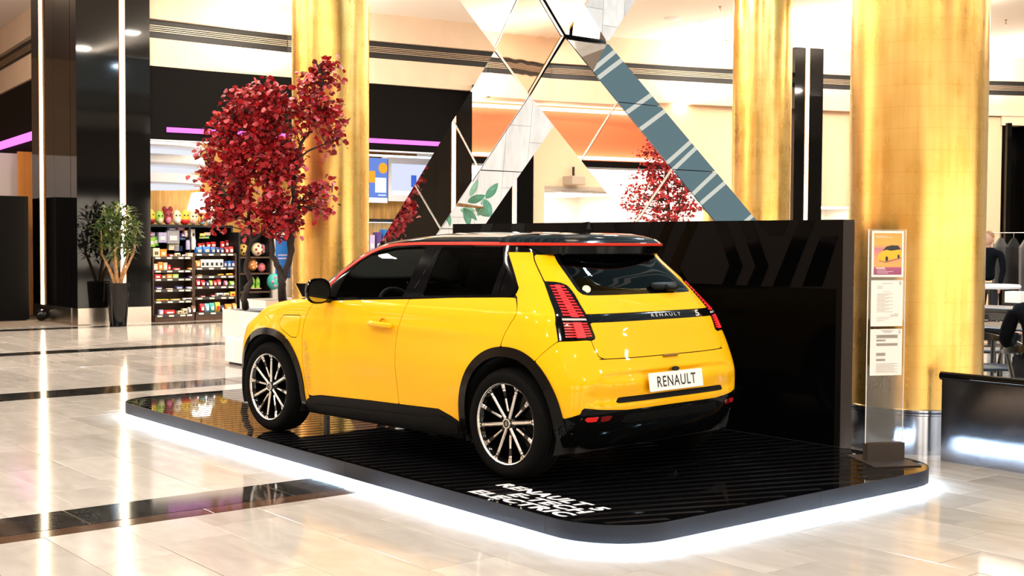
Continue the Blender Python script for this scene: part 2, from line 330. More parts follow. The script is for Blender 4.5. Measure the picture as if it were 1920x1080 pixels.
# ---------------------------------------------------------------- facade around the hall: plan polyline
FAC = [(16.50, -3.88), (16.45, -6.8), (15.95, -8.5), (15.50, -11.2), (15.0, -14.0), (13.95, -17.1), (13.28, -18.86), (12.80, -20.1), (11.05, -23.65), (9.0, -27.2)]
def facade(pts, nm, z0=4.78, into=0.):
    w = MB(); tr = MB(); rails = MB(); sill = MB()
    for (ax, ay), (bx, by) in zip(pts[:-1], pts[1:]):
        d = Vector((bx - ax, by - ay, 0)); L_ = d.length; d.normalize(); n = Vector((d.y, -d.x, 0))
        if n.dot(Vector((2, 0, 0)) - Vector((ax, ay, 0))) < 0: n = -n
        Mx = Matrix(((d.x, n.x, 0, ax), (d.y, n.y, 0, ay), (0, 0, 1, 0), (0, 0, 0, 1)))
        w.box((-.01, -.25, z0), (L_ + .01, 0, 5.30), 0, Mx); w.box((-.01, -.25, 5.66), (L_ + .01, 0, CZ), 0, Mx); w.box((-.01, -.25, 5.28), (L_ + .01, -.10, 5.68), 1, Mx)
        w.box((0, 0, z0 - .0), (L_, .03, z0 + .05), 0, Mx)
        for z in (5.435, 5.470, 5.505, 5.54): rails.box((0, -.10, z), (L_, -.075, z + .012), 0, Mx)
    o = struct(w.build(nm, [CREAM, TRACKBLK])); rails.build('track_rails', TRACKLINE, o); return o
facade(FAC, 'wall_back')
OPP = [(18.6, 1.6), (17.0, 5.0), (16.13, 6.47), (15.96, 8.18), (15.6, 9.3), (14.6, 12.0), (13.0, 14.9)]
facade(OPP, 'wall_left')
facade([(26.0, -3.55), (18.8, -2.75)], 'wall_passage')
def onP(u, v, A, B):      # pixel ray met with the vertical plane through plan points A, B
    d = ray(u, v); e = Vector((B[0] - A[0], B[1] - A[1])); n = Vector((e.y, -e.x)); t = (n.x * (A[0] - CAM_POS.x) + n.y * (A[1] - CAM_POS.y)) / (n.x * d.x + n.y * d.y); return CAM_POS + d * t
def frame(A, B):          # local frame on a facade segment: x along, y out to the hall, z up
    d = Vector((B[0] - A[0], B[1] - A[1], 0)).normalized(); n = Vector((d.y, -d.x, 0))
    if n.dot(Vector((2 - A[0], -A[1], 0))) < 0: n = -n
    return Matrix(((d.x, n.x, 0, A[0]), (d.y, n.y, 0, A[1]), (0, 0, 1, 0), (0, 0, 0, 1)))
def hold(name, M, label, cat, group=None):
    t = thing(name, label, cat, (0, 0, 0), 0, group); t.matrix_world = M; return t
# ---- kiosk fascia (left of and behind the gold column)
MF = frame(FAC[0], FAC[2]); LF = (Vector(FAC[2]) - Vector(FAC[0])).length
fas = hold('shop_fascia', MF, 'long black shop fascia with pink light line above the snack shop', 'fascia')
MB().box((0, -.18, 3.42), (8.2, -.02, 4.77)).build('board', HEADER, fas); MB().box((0, -.18, 3.395), (8.2, .0, 3.42)).build('bottom_edge', WHITEP, fas)
MB().box((.35, -.02, 3.565), (8.2, .015, 3.655)).build('light_line', PINK, fas)
MB().box((3.9, -.60, 3.33), (8.2, -.55, 3.37)).build('light_tube', LEDBLUE, fas)
# ---- snack shop interior
shop = struct(MB().box((20.2, -12.5, 0), (20.4, -3.2, 4.2)).box((18.9, -3.9, 0), (20.3, -3.75, 4.2)).build('wall_shop', WOOD))
struct(MB().box((16.8, -12.5, 4.0), (20.3, -3.95, 4.1)).build('ceiling_shop', CEIL))
for k, (u0, u1, m) in enumerate(((305, 318, TRACKBLK), (318, 340, WHITEP), (274, 282, WHITEP))):
    a, b = onX(u0, 250, 20.15), onX(u1, 250, 20.15); o = struct(MB().box((20.12, b.y, 2.9), (20.2, a.y, 4.0)).build('trim_%d' % (k + 1), m))
can = thing('canopy_light', 'white layered oval canopy lamp hanging inside the snack shop', 'lamp', (18.4, -4.45, 0))
for z0, z1, r, m in ((3.32, 3.46, 1.32, WHITEP), (2.98, 3.2, 1.36, WHITEP), (2.60, 2.85, 1.28, WHITEP)):
    MB().lathe([(0, z0), (r - .12, z0 + .01), (r, z0 + .06), (r - .08, z1), (0, z1 + .04)], 36).build('shade', m, can, 50)
for z in (3.25, 2.90, 2.56): MB().lathe([(.5, z), (1.22, z + .02), (1.22, z + .05), (.5, z + .05)], 36, closed=True).build('light_ring', glow('canopy_glow%d' % (z * 100), (.92, .93, 1.), .55), can)
for y in (-.4, .3): MB().tube([(0, y, 3.4), (0, y, 4.02)], .012).build('hanger', TRACKBLK, can)
pl = thing('pendant_lamp', 'white glowing trapezoid pendant lamp behind the red tree in the snack shop', 'lamp', onX(376, 398, 19.6))
MB().lathe([(.30, 0), (.19, .42), (0, .44)], 24).build('shade', glow('pendant_glow', (1., .93, .75), 3.), pl); MB().tube([(0, 0, .44), (0, 0, 4.02 - pl.location.z)], .01).build('cord', TRACKBLK, pl)
# ---- black pillars with warm light lines
def pillar(name, label, M, w, d, strips, z1=CZ - .004, plinth=True, group=None):
    t = hold(name, M, label, 'pillar', group); t['kind'] = 'thing'
    n = max(1, round(w / 1.1)); g = .006
    for k in range(n): MB().box((w * k / n + g / 2, -d, .30), (w * (k + 1) / n - g / 2, 0, z1)).build('cladding_panel', LACQ, t)
    if plinth: MB().box((0.004, -d + .004, 0), (w - .004, .006, .30)).build('plinth', STEEL, t)
    for s in strips: MB().box((s - .045, 0, .30), (s + .045, .012, z1)).build('light_line', LEDWARM, t); MB().box((s - .06, -.0, .30), (s - .046, .016, z1)).box((s + .046, 0, .30), (s + .06, .016, z1)).build('channel', CHANNEL, t)
    return t
pA = pillar('black_pillar', 'wide black lacquer pillar with a glowing line behind the potted plant', Matrix(((0, -1, 0, 16.4), (-1, 0, 0, -2.50), (0, 0, 1, 0), (0, 0, 0, 1))), 1.38, .30, [onX(229.5, 300, 16.4).y * -1 - 2.50])
sx = onY(78.5, 300, -2.49).x
side = hold('pillar_side', Matrix.Translation((0, 0, 0)), 'lacquer side face of the left black pillar with its own light line', 'pillar side'); side['kind'] = 'thing'
for a, b in ((16.71, 17.55), (17.556, 18.8)): MB().box((a, -2.62, .30), (b, -2.50, CZ - .004)).build('cladding_panel', LACQ, side)
MB().box((16.71, -2.60, 0), (18.8, -2.494, .30)).build('plinth', STEEL, side)
MB().box((sx - .09, -2.50, .30), (sx + .09, -2.485, CZ)).build('light_line', LEDWARM, side); MB().box((sx - .13, -2.50, .30), (sx - .095, -2.48, CZ)).box((sx + .095, -2.5, .3), (sx + .13, -2.48, CZ)).build('channel', CHANNEL, side)
MS = frame((15.5, -11.2), (15.0, -14.0)); 
def seg_u(u, A, B, v=300): p = onP(u, v, A, B); return (Vector((p.x, p.y)) - Vector(A)).length
a0, a1 = seg_u(884, FAC[2], FAC[3]), seg_u(990, FAC[2], FAC[3]); Mx = frame(FAC[2], FAC[3])
pB = pillar('black_pillar', 'black pillar with a light line seen through the mirrored cross', Mx @ Matrix.Translation((a0, .25, 0)), a1 - a0, .5, [seg_u(954, FAC[2], FAC[3]) - a0], 4.9)
A, B = FAC[5], FAC[6]; b0, b1 = seg_u(1478, A, B), seg_u(1531, A, B)
pC = pillar('black_pillar', 'narrow black pillar with a light line between the two right gold columns', frame(A, B) @ Matrix.Translation((b0, .25, 0)), b1 - b0, .5, [seg_u(1501, A, B) - b0])
# ---- right part of the facade: cream infill, shop windows
INF = mat('cream_panel', (.78, .57, .38), .7); SHOPW = mat('shop_white', (.9, .86, .80), .6)
def infill(i, u0, u1, z0, z1, m, dep=-.12, name='wall_panel'):
    A, B = FAC[i], FAC[i + 1]; s0, s1 = seg_u(u0, A, B), seg_u(u1, A, B); M = frame(A, B)
    return struct(MB().box((s0, dep - .1, z0), (s1, dep, z1), 0, M).build(name, m))
infill(3, 985, 1022, 0, 4.8, INF, -.02); infill(3, 1022, 1215, 2.72, 4.8, INF, -.10); infill(3, 1215, 1290, 0, 4.8, INF, -.10)
infill(4, 1240, 1480, 0, 4.80, INF, -.16); infill(6, 1525, 1600, 2.45, 4.8, INF, -.16)
infill(7, 1600, 1880, 0.0, 4.75, INF, -.05); infill(8, 1840, 1884, 0.0, 4.75, INF, -.25)
A, B = FAC[3], FAC[4]; M = frame(A, B); s0, s1 = seg_u(1022, A, B), seg_u(1215, A, B)
struct(MB().box((s0, -3.2, 0), (s1, -3.1, 2.8), 0, M).box((s0 - .1, -3.2, 0), (s0, -.1, 2.8), 0, M).box((s1, -3.2, 0), (s1 + .1, -.1, 2.8), 0, M).box((s0, -3.2, 2.72), (s1, -.1, 2.8), 0, M).build('wall_boutique', SHOPW))
sl = thing('ceiling_lamp', 'long white ceiling lamp in the boutique behind the mirrored cross', 'lamp', M @ Vector(((s0 + s1) / 2, -1.7, 2.68)))
MB().box((-1.1, -.9, -.03), (1.1, .9, .0)).build('diffuser', glow('boutique_glow', (1., .88, .70), 5.), sl); MB().box((-1.15, -.95, -.01), (1.15, .95, .03)).build('frame', WHITEP, sl)
pj = thing('projector', 'grey ceiling projector hanging in the boutique behind the mirrored cross', 'projector', onP(1075, 338, A, B))
MB().rbox((-.2, -.2, -.11), (.2, .2, .09), .03).build('housing', mat('projector_grey', (.45, .38, .3), .5), pj); MB().tube([(0, 0, .09), (0, 0, .30)], .03).build('mount', TRACKBLK, pj)
A, B = FAC[6], FAC[7]; M = frame(A, B); s0, s1 = seg_u(1525, A, B), seg_u(1610, A, B)
struct(MB().box((s0, -2.5, 0), (s1 + .6, -2.4, 2.5), 0, M).box((s1 + .6, -2.5, 0), (s1 + .7, -.1, 2.5), 0, M).build('wall_store', SHOPW))
l2 = thing('ceiling_lamp', 'white ceiling lamp in the store right of the narrow black pillar', 'lamp', M @ Vector(((s0 + s1) / 2, -1.3, 2.46))); MB().box((-.9, -.8, -.03), (.9, .8, 0)).build('diffuser', glow('store_glow', (1., .90, .75), 6.), l2)
for k, (u, hh) in enumerate(((1562, .42), (1576, .34))):
    p = onP(u, 412, A, B); b = thing('display_bust', ('slim dark' if k == 0 else 'tan rounded') + ' display bust just above the black display wall', 'bust', (p.x - .6 - .25 * k, p.y + .35 - .5 * k, 1.55))
    MB().lathe([(.09, 0), (.10, .12), (.07, .24), (.03, .3), (.045, .36), (.03, .42), (0, .43)], 14).build('torso', TRACKBLK if k == 0 else mat('bust_tan', (.45, .27, .18), .6), b, 50); MB().tube([(0, 0, -1.55), (0, 0, 0)], .03).build('pole', TRACKBLK, b); MB().lathe([(0, -1.55), (.16, -1.55), (.16, -1.53), (0, -1.52)], 16).build('base', TRACKBLK, b)
# opening on the far right
A, B = FAC[8], FAC[9]; M = frame(A, B); s0 = seg_u(1884, A, B); dk = thing('door_frame', 'dark glossy shop door frame at the right edge of the hall', 'door frame', (0, 0, 0)); dk.matrix_world = M
MB().box((s0, -.4, 0), (s0 + .12, .1, 4.6)).build('jamb', LACQ, dk); MB().box((s0 + .55, -.4, 0), (s0 + .75, .15, 4.75)).build('jamb', LACQ, dk); MB().box((s0 + .12, -.45, 0), (s0 + .55, -.4, 4.6)).build('door_leaf', LACQ, dk)
struct(MB().box((s0 - 2.2, -2.2, 0), (s0 + 3., -2.1, 4.7), 0, M).build('wall_side', INF)); struct(MB().box((s0 - .1, -.5, 4.55), (s0 + 4, 0, 4.8), 0, M).build('wall_lintel', CREAM))
# ---- passage on the far left
black = thing('black_counter', 'tall black cabinet at the left edge of the hall', 'cabinet', (18.35, -2.25, 0)); MB().rbox((-.1, -.0, .02), (1.6, 1.7, 2.35), .01).build('body', HEADER, black); MB().box((-.06, .04, 0), (1.5, 1.6, .02)).build('plinth', TRACKBLK, black)
fp = thing('shop_fascia', 'dark shop fascia with pink light line at the left edge', 'fascia', (0, 0, 0)); fp.matrix_world = frame((18.8, -2.75), (26, -3.55)); MB().box((.2, -.2, 3.3), (7.8, -.02, 4.77)).build('board', HEADER, fp); MB().box((.2, -.02, 3.55), (4.9, .012, 3.72)).build('light_line', PINK, fp)
struct(MB().box((19.9, onX(80, 400, 19.9).y, 0), (20., onX(36, 400, 19.9).y, 3.3)).build('wall_orange', ORANGEW)); struct(MB().box((20.6, -3.9, 0), (20.7, 1.5, 3.3)).build('wall_pale', mat('pale_lilac_wall', (.72, .66, .66), .6)))
tag(MB().ball((0, 0, .14), (.11, .11, .11), 20, 12).build('black_ball', LACQ, None, 60, (17.95, -2.37, -.03)), 'small glossy black ball lamp at the foot of the left light line', 'ball')
# ---------------------------------------------------------------- gold columns
def column(x, y, label):
    t = thing('gold_column', label, 'column', (x, y, 0), 0, None); t['kind'] = 'thing'; r = .508
    MB().lathe([(r, .33), (r, CZ - .004)], 72).build('shaft', GOLD, t, 60); MB().lathe([(r + .012, 0), (r + .012, .285), (r, .287)], 72).build('plinth', PSTEEL, t, 40); MB().lathe([(r, .285), (r + .022, .29), (r + .022, .302), (r + .006, .306), (r + .016, .314), (r + .016, .328), (r, .334)], 72).build('ring', PSTEEL, t, 40)
    return t
column(-.337, -2.992, 'big gold leaf column behind the information stand, nearest of the three'); column(8.555, -3.067, 'gold leaf column behind the red trees, left of the mirrored cross'); column(8.39, -11.646, 'gold leaf column far behind, right of the mirrored cross')
column(13.3, 11.1, 'gold leaf column on the hall side behind the camera, seen only in the mirrors')
# ---------------------------------------------------------------- display platform
def rrect(x0, x1, y0, y1, r, n=10):
    P = []
    for cx, cy, a in ((x1 - r, y1 - r, 0), (x0 + r, y1 - r, 90), (x0 + r, y0 + r, 180), (x1 - r, y0 + r, 270)):
        P += [(cx + r * math.cos(math.radians(a + 90 * k / n)), cy + r * math.sin(math.radians(a + 90 * k / n))) for k in range(n + 1)]
    return P
dk = thing('display_platform', 'low glossy black display platform with rounded corners and glowing underside', 'platform', (0, 0, 0))
OUT = rrect(*DECK, .42, 14)
def inset(P, d): 
    n = len(P); R = []
    for i in range(n):
        p, a, b = Vector(P[i]), Vector(P[i - 1]), Vector(P[(i + 1) % n]); t = (b - a).normalized(); R.append(tuple(p + Vector((-t.y, t.x)) * d))
    return R
MB().prism(inset(OUT, .006), .036, .1285).build('deck', DECKG, dk)
rim = MB(); n = len(OUT); I0, I1 = inset(OUT, 0), inset(OUT, .008)
rim.add([(x, y, .037) for x, y in I0] + [(x, y, .130) for x, y in I0] + [(x, y, .130) for x, y in I1] + [(x, y, .037) for x, y in I1], [(l * n + i, l * n + (i + 1) % n, ((l + 1) % 4) * n + (i + 1) % n, ((l + 1) % 4) * n + i) for l in range(4) for i in range(n)]); rim.build('edge_band', ALU, dk, 30)
LI = inset(OUT, .015); LJ = inset(OUT, .045); MB().add([(x, y, .0335) for x, y in LI] + [(x, y, .036) for x, y in LI] + [(x, y, .036) for x, y in LJ] + [(x, y, .0335) for x, y in LJ], [(l * n + i, l * n + (i + 1) % n, ((l + 1) % 4) * n + (i + 1) % n, ((l + 1) % 4) * n + i) for l in range(4) for i in range(n)]).build('light_strip', LEDW, dk)
MB().prism(inset(OUT, .06), .0, .036).build('base', TRACKBLK, dk)
def in_deck(x, y):
    x0, x1, y0, y1 = DECK; r = .42; ins = .014
    cx = min(max(x, x0 + r), x1 - r); cy = min(max(y, y0 + r), y1 - r); return math.hypot(x - cx, y - cy) < r - ins if (x < x0 + r or x > x1 - r) and (y < y0 + r or y > y1 - r) else (x0 + ins < x < x1 - ins and y0 + ins < y < y1 - ins)
for k in range(58):
    t = k / 57; xb = 4.93 - 6.38 * t; ang = math.radians(-2 + 24 * t ** .9); w = .014 + .026 * t ** .8
    dirv = Vector((-math.sin(ang), -math.cos(ang))); pts = [Vector((xb, 1.31)) + dirv * s for s in np.linspace(0, 3.3, 67)]; run = [p for p in pts if in_deck(p.x - w, p.y) and in_deck(p.x + w, p.y)]
    if len(run) > 2:
        b = MB(); b.add([(run[0].x - w / 2, run[0].y, .1286), (run[0].x + w / 2, run[0].y, .1286), (run[-1].x + w / 2, run[-1].y, .1286), (run[-1].x - w / 2, run[-1].y, .1286)] + [(run[0].x - w / 2, run[0].y, .1292), (run[0].x + w / 2, run[0].y, .1292), (run[-1].x + w / 2, run[-1].y, .1292), (run[-1].x - w / 2, run[-1].y, .1292)], [(4, 7, 6, 5), (0, 1, 5, 4), (2, 3, 7, 6), (1, 2, 6, 5), (3, 0, 4, 7)]); b.build('stripe', DECKM, dk)
TXW = mat('white_vinyl', (.86, .84, .86), .4)
for txt, xr, y, w in (('RENAULT 5', -.175, .965, .885), ('E-TECH', -.430, 1.085, .63), ('ELECTRIC', -.225, 1.205, .835)):
    fit_text(txt, w, .098, (xr, y + .049, .1302), (-1, 0, 0), (0, -1, 0), TXW, dk, bold=.042, shear=.12, spacing=1.10)
for a, b in (((-.38, 1.30), (-.367, -1.74)), ((2.6, 1.30), (2.6, -1.74))): MB().box((a[0] - .0015, b[1], .1286), (a[0] + .0015, a[1], .1289)).build('deck_seam', GAPBLK, dk)
for x in (-.98, 1.0, 3.0): MB().box((x - .0012, DECK[3] - .002, .037), (x + .0012, DECK[3] + .0006, .1302)).build('band_joint', GAPBLK, dk)
for y in (-.35,): MB().box((DECK[0] - .0006, y - .0012, .037), (DECK[0] + .002, y + .0012, .1302)).build('band_joint', GAPBLK, dk)
# ---------------------------------------------------------------- black display wall
WX0, WX1, WY0, WY1, WH = -.56, 4.03, -1.895, -1.765, 1.722
dw = thing('display_wall', 'tall black display wall with gloss and matt chevrons behind the car', 'partition', (0, 0, 0)); dw['kind'] = 'thing'
MB().box((WX0, WY0, 0), (WX1, WY1, WH)).build('board', WALLE, dw); MB().box((WX0 + .001, WY1, .0), (WX1, WY1 + .004, WH)).build('front_face', WALLM, dw)
MW = Matrix(((1, 0, 0, 0), (0, 0, 1, 0), (0, 1, 0, 0), (0, 0, 0, 1)))
def gloss(P):      # outline given as points of the photograph (on the wall plane)
    Q = [onY(1200 + .4945 * a, 300 + .4945 * b, WY1 + .004) for a, b in P]; Q = [(min(max(q.x, WX0 + .002), WX1 - .002), min(max(q.z, .05), WH)) for q in Q]
    MB().prism(Q, WY1 + .004, WY1 + .006, 0, MW).build('gloss_chevron', WALLG, dw)
gloss([(283, 229), (325, 229), (390, 402), (358, 480), (308, 480), (340, 402)]); gloss([(374, 229), (426, 229), (488, 402), (456, 480), (404, 480), (438, 402)])
gloss([(442, 229), (566, 229), (540, 286), (490, 286)]); gloss([(604, 229), (664, 229), (566, 480), (503, 480)]); gloss([(684, 290), (752, 290), (690, 480), (615, 480)])
gloss([(-10, 229), (52, 229), (-40, 440), (-110, 440)]); gloss([(100, 229), (132, 229), (70, 400), (20, 400)]); gloss([(182, 229), (222, 229), (150, 405), (190, 478), (150, 478), (108, 405)])
for u0, u1, sl in ((905, 925, -16), (960, 985, -6), (1085, 1110, 10), (1150, 1180, 14)):
    a, b, c, d = onY(u0, 418, WY1 + .004), onY(u1, 418, WY1 + .004), onY(u1 + sl, 470, WY1 + .004), onY(u0 + sl, 470, WY1 + .004); MB().prism([(q.x, min(q.z, WH)) for q in (a, b, c, d)], WY1 + .004, WY1 + .006, 0, MW).build('gloss_chevron', WALLG, dw)
zg = onY(1450, 300 + .4945 * 480, WY1 + .004).z
MB().box((WX0 + .05, WY1 + .004, .0), (WX1 - .002, WY1 + .0065, zg)).build('gloss_panel', WALLG, dw)
# ---------------------------------------------------------------- mirrored cross
MY0 = -2.60; MT = .58; SC_ = (MY0 - 5.4985) / (-2.30 - 5.4985)
mc = thing('mirror_cross', 'giant cross of mirror panels rising behind the black display wall', 'sculpture', (0, 0, 0))
def q2(u, v): p = onY(u, v, MY0); return Vector((p.x, p.z))
# lattice built from two families of straight lines, symmetric about X = 3.53
XC, ZC = -5.858 + (3.53 + 5.858) * SC_, 1.5588 + (3.47 - 1.5588) * SC_; k_ = SC_
def lin(p, q, t): return p + (q - p) * t
oL0, oL1 = Vector((XC + .54 * k_, ZC)), Vector((XC + .54 * k_ + ZC * 1.081, 0))
z0_ = ZC - .495 * k_; iL0, iL1 = Vector((XC - .01, z0_)), Vector((XC + z0_ * 1.133, 0.0))
oR0, oR1 = Vector((XC - .54 * k_, ZC)), Vector((XC - .54 * k_ - ZC * 1.081, 0)); iR0, iR1 = Vector((XC - .02, z0_)), Vector((XC - z0_ * 1.133, 0.0))
def quad_front(P, m, name='mirror_panel', ins=.007, off=0.):
    c = sum(P, Vector((0, 0))) / 4; Q = [p + (c - p).normalized() * ins for p in P]; M = Matrix(((1, 0, 0, 0), (0, 0, 1, 0), (0, 1, 0, 0), (0, 0, 0, 1)))
    MB().prism([tuple(q) for q in Q], MY0 - .012 + off, MY0 + off, 0, M).build(name, m, mc)
def quad_side(p, q, m, name='mirror_panel', y0=MY0 - .012, y1=MY0 - MT, off=.0):
    d = (q - p).normalized(); n = Vector((d.y, -d.x)); 
    if n.x > 0: n = -n
    a, b = p + d * .006, q - d * .006; A_ = [(a.x, y0, a.y), (b.x, y0, b.y), (b.x, y1, b.y), (a.x, y1, a.y)]; o_ = Vector((n.x, 0, n.y)) * .012
    MB().add(A_ + [tuple(Vector(v) - o_) for v in A_], [(0, 1, 2, 3), (4, 7, 6, 5), (0, 4, 5, 1), (1, 5, 6, 2), (2, 6, 7, 3), (3, 7, 4, 0)]).build(name, m, mc)
sO = [q2(925, 95), q2(850, 226), q2(775, 341)]; sI = [q2(993, 178), q2(895, 311), q2(821, 419)]
def project(p, a, b): d = (b - a).normalized(); return a + d * (p - a).dot(d)
LO = [oL0] + [project(p, oL0, oL1) for p in sO[1:]] + [lin(oL0, oL1, .74), lin(oL0, oL1, .89)]; LI_ = [iL0] + [project(p, iL0, iL1) for p in sI[1:]] + [lin(iL0, iL1, .76), lin(iL0, iL1, .875)]
rO = [q2(1061, 75), q2(1160, 187), q2(1265, 310)]; rI = [q2(993, 178), q2(1095, 291), q2(1196, 412)]
RO = [oR0] + [project(p, oR0, oR1) for p in rO[1:]] + [lin(oR0, oR1, .74)]; RI = [iR0] + [project(p, iR0, iR1) for p in rI[1:]] + [lin(iR0, iR1, .76)]
core = MB(); Mz = Matrix(((1, 0, 0, 0), (0, 0, 1, 0), (0, 1, 0, 0), (0, 0, 0, 1)))
for O_, I_, sd in ((LO, LI_, 'L'), (RO, RI, 'R')):
    for k in range(len(O_) - 1):
        P = [O_[k], O_[k + 1], I_[k + 1], I_[k]]; quad_front(P, MIRROR)
        c = sum(P, Vector((0, 0))) / 4; core.prism([tuple(p + (c - p).normalized() * .022) for p in P], MY0 - MT, MY0 - .013, 0, Mz)
    edge = I_ if sd == 'L' else O_
    for k in range(len(edge) - 1): quad_side(edge[k], edge[k + 1], MIRROR)
    for k in range(1, len(O_) - 1):
        d = (I_[k] - O_[k]).normalized(); nn = Vector((-d.y, d.x)) * .012; MB().prism([tuple(O_[k] + nn), tuple(I_[k] + nn), tuple(I_[k] - nn), tuple(O_[k] - nn)], MY0 - .01, MY0 + .004, 0, Mz).build('joint_bar', MFRAME, mc)
top = Vector((XC, ZC + .66)); D_ = [iL0 + Vector((0, .02)), oL0 + Vector((-.03, .02)), top, oR0 + Vector((.03, .02))]; D_[0] = Vector((XC - .015, z0_ + .015))
quad_front(D_, MIRRORW, 'centre_diamond', .02, .02); core.prism([tuple(p) for p in D_], MY0 - MT, MY0 - .001, 0, Mz)
for a, b in zip(D_, D_[1:] + D_[:1]):
    d = (b - a).normalized(); nn = Vector((-d.y, d.x)) * .016; MB().prism([tuple(a + nn), tuple(b + nn), tuple(b - nn), tuple(a - nn)], MY0 - .01, MY0 + .012, 0, Mz).build('joint_bar', MFRAME, mc)
up = 2.6
for s in (1, -1):
    e0 = oL0 if s > 0 else oR0; o0 = Vector((e0.x, e0.y)); o1 = o0 + Vector((s * up, up * .95)); t0 = Vector((XC, ZC + .70)); i0 = Vector((XC + s * .50, ZC + .06)); P = [o0 + Vector((0, .03)), o1, o1 + Vector((-s * .62, .48)), Vector((XC + s * .02, top.y + .04))]
    M1 = lin(P[0], P[1], .3); M2 = lin(P[3], P[2], .3 * .9)
    quad_front([P[0], M1, M2, P[3]], MIRROR); quad_front([M1, P[1], P[2], M2], MIRROR); c = sum(P, Vector((0, 0))) / 4; core.prism([tuple(p + (c - p).normalized() * .02) for p in P], MY0 - MT, MY0 - .013, 0, Mz)
    if s < 0: quad_side(P[0], M1, MIRROR); quad_side(M1, P[1], MIRROR)
    else: quad_side(P[3], M2, MIRROR); quad_side(M2, P[2], MIRROR)
core.build('carcass', MDARK, mc)
MB().box((6.55, MY0 - MT, 0), (7.95, MY0, .42)).build('plinth', LACQ, mc); MB().box((.30, MY0 - MT, 0), (2.6, MY0, .95)).build('plinth', LACQ, mc)
# ---------------------------------------------------------------- mirrored surroundings: shop opposite, behind the camera's left
MO = frame(OPP[1], OPP[3]); LO_ = 12.
osh = hold('orange_sign_box', frame((16.75, 5.25), (15.40, 10.25)), 'orange light box over the shop opposite, seen in the mirrors', 'light box')
MB().box((0, -.42, 3.45), (9.2, -.36, 4.75)).build('back_panel', mat('orange_panel', (.80, .15, .055), .7), osh); MB().box((0, -.36, 4.60), (9.2, -.2, 4.66)).box((0, -.36, 3.50), (9.2, -.2, 3.56)).build('light_line', glow('sign_glow', (1, .8, .7), 5.), osh); MB().box((0, -.42, 4.72), (9.2, 0, 4.80)).build('top_board', CREAM, osh); MB().box((0, -.42, 3.3), (9.2, 0, 3.45)).build('bottom_board', HEADER, osh)
struct(MB().box((0, -2.8, 0), (9.2, -2.7, 3.3), 0, frame((16.75, 5.25), (15.40, 10.25))).build('wall_opposite', SHOPW))
ol = hold('ceiling_lamp', frame((16.75, 5.25), (15.40, 10.25)), 'white ceiling lamp in the shop opposite, seen in the mirrors', 'lamp'); MB().box((.2, -2.5, 3.22), (9.0, -.3, 3.27)).build('diffuser', glow('opp_glow', (1., .93, .82), 5.), ol)
pillar('black_pillar', 'black pillar opposite with a light line, seen in the left leg of the mirrors', Matrix(((0, -1, 0, 15.2), (-1, 0, 0, 5.26), (0, 0, 1, 0), (0, 0, 0, 1))), 1.9, .3, [.49], 4.7)
struct(MB().box((-14.2, -32, 0), (-14, 16, CZ)).build('wall_behind', mat('taupe_wall', (.20, .16, .125), .8))); struct(MB().box((-14, 15.9, 0), (36, 16.1, CZ)).build('wall_far_left', CREAM)); struct(MB().box((27, -4, 0), (27.2, 16, CZ)).build('wall_end', CREAM))
for k in range(9):
    y = -19. + 3.5 * k; t = thing('streak_panel', 'added glowing panel on the wall behind the camera, %s from its left end' % ('first second third fourth fifth sixth seventh eighth ninth'.split()[k]), 'glowing panel', (-13.95, y, 0), 0, 'glowing panels behind the camera'); MB().box((0, 0, 3.3), (.05, 3.2, 4.1)).build('fascia', HEADER, t); MB().box((0, .2, .3), (.03, 2.4, 3.3)).build('glow_face', glow('streak_glow%d' % k, (1., .86, .68), 3.2), t); MB().box((.03, 1.25, .3), (.06, 1.35, 3.3)).build('divider', HEADER, t)  # unseen glowing panels added for bright streaks in gold and car paint

bb = thing('sign_board', 'slanted black board standing between the car bonnet and the gold column', 'board', (0, 0, 0)); P4 = [CAM_POS + ray(u, v) * 13.2 for u, v in ((553, 531.5), (612, 532), (612, 560), (566, 556))]; bb.location = (P4[0].x, P4[0].y, 0); bo = P4[0].copy(); bo.z = 0; nb = (CAM_POS - P4[0]); nb.z = 0; nb.normalize()
V = [p - bo for p in P4]; MB().add(V + [v - nb * .05 for v in V], [(3, 2, 1, 0), (4, 5, 6, 7), (0, 1, 5, 4), (1, 2, 6, 5), (2, 3, 7, 6), (3, 0, 4, 7)]).build('panel', HEADER, bb); m_ = (V[1] + V[2]) / 2; MB().box((m_.x - .04, m_.y - .02, .01), (m_.x + .02, m_.y + .02, m_.z)).build('post', TRACKBLK, bb); MB().box((m_.x - .2, m_.y - .15, 0), (m_.x + .2, m_.y + .15, .01)).build('foot', TRACKBLK, bb)
MB().tube([V[0] + Vector((0, 0, .002)), V[3]], .006).build('gold_edge', GOLD, bb)

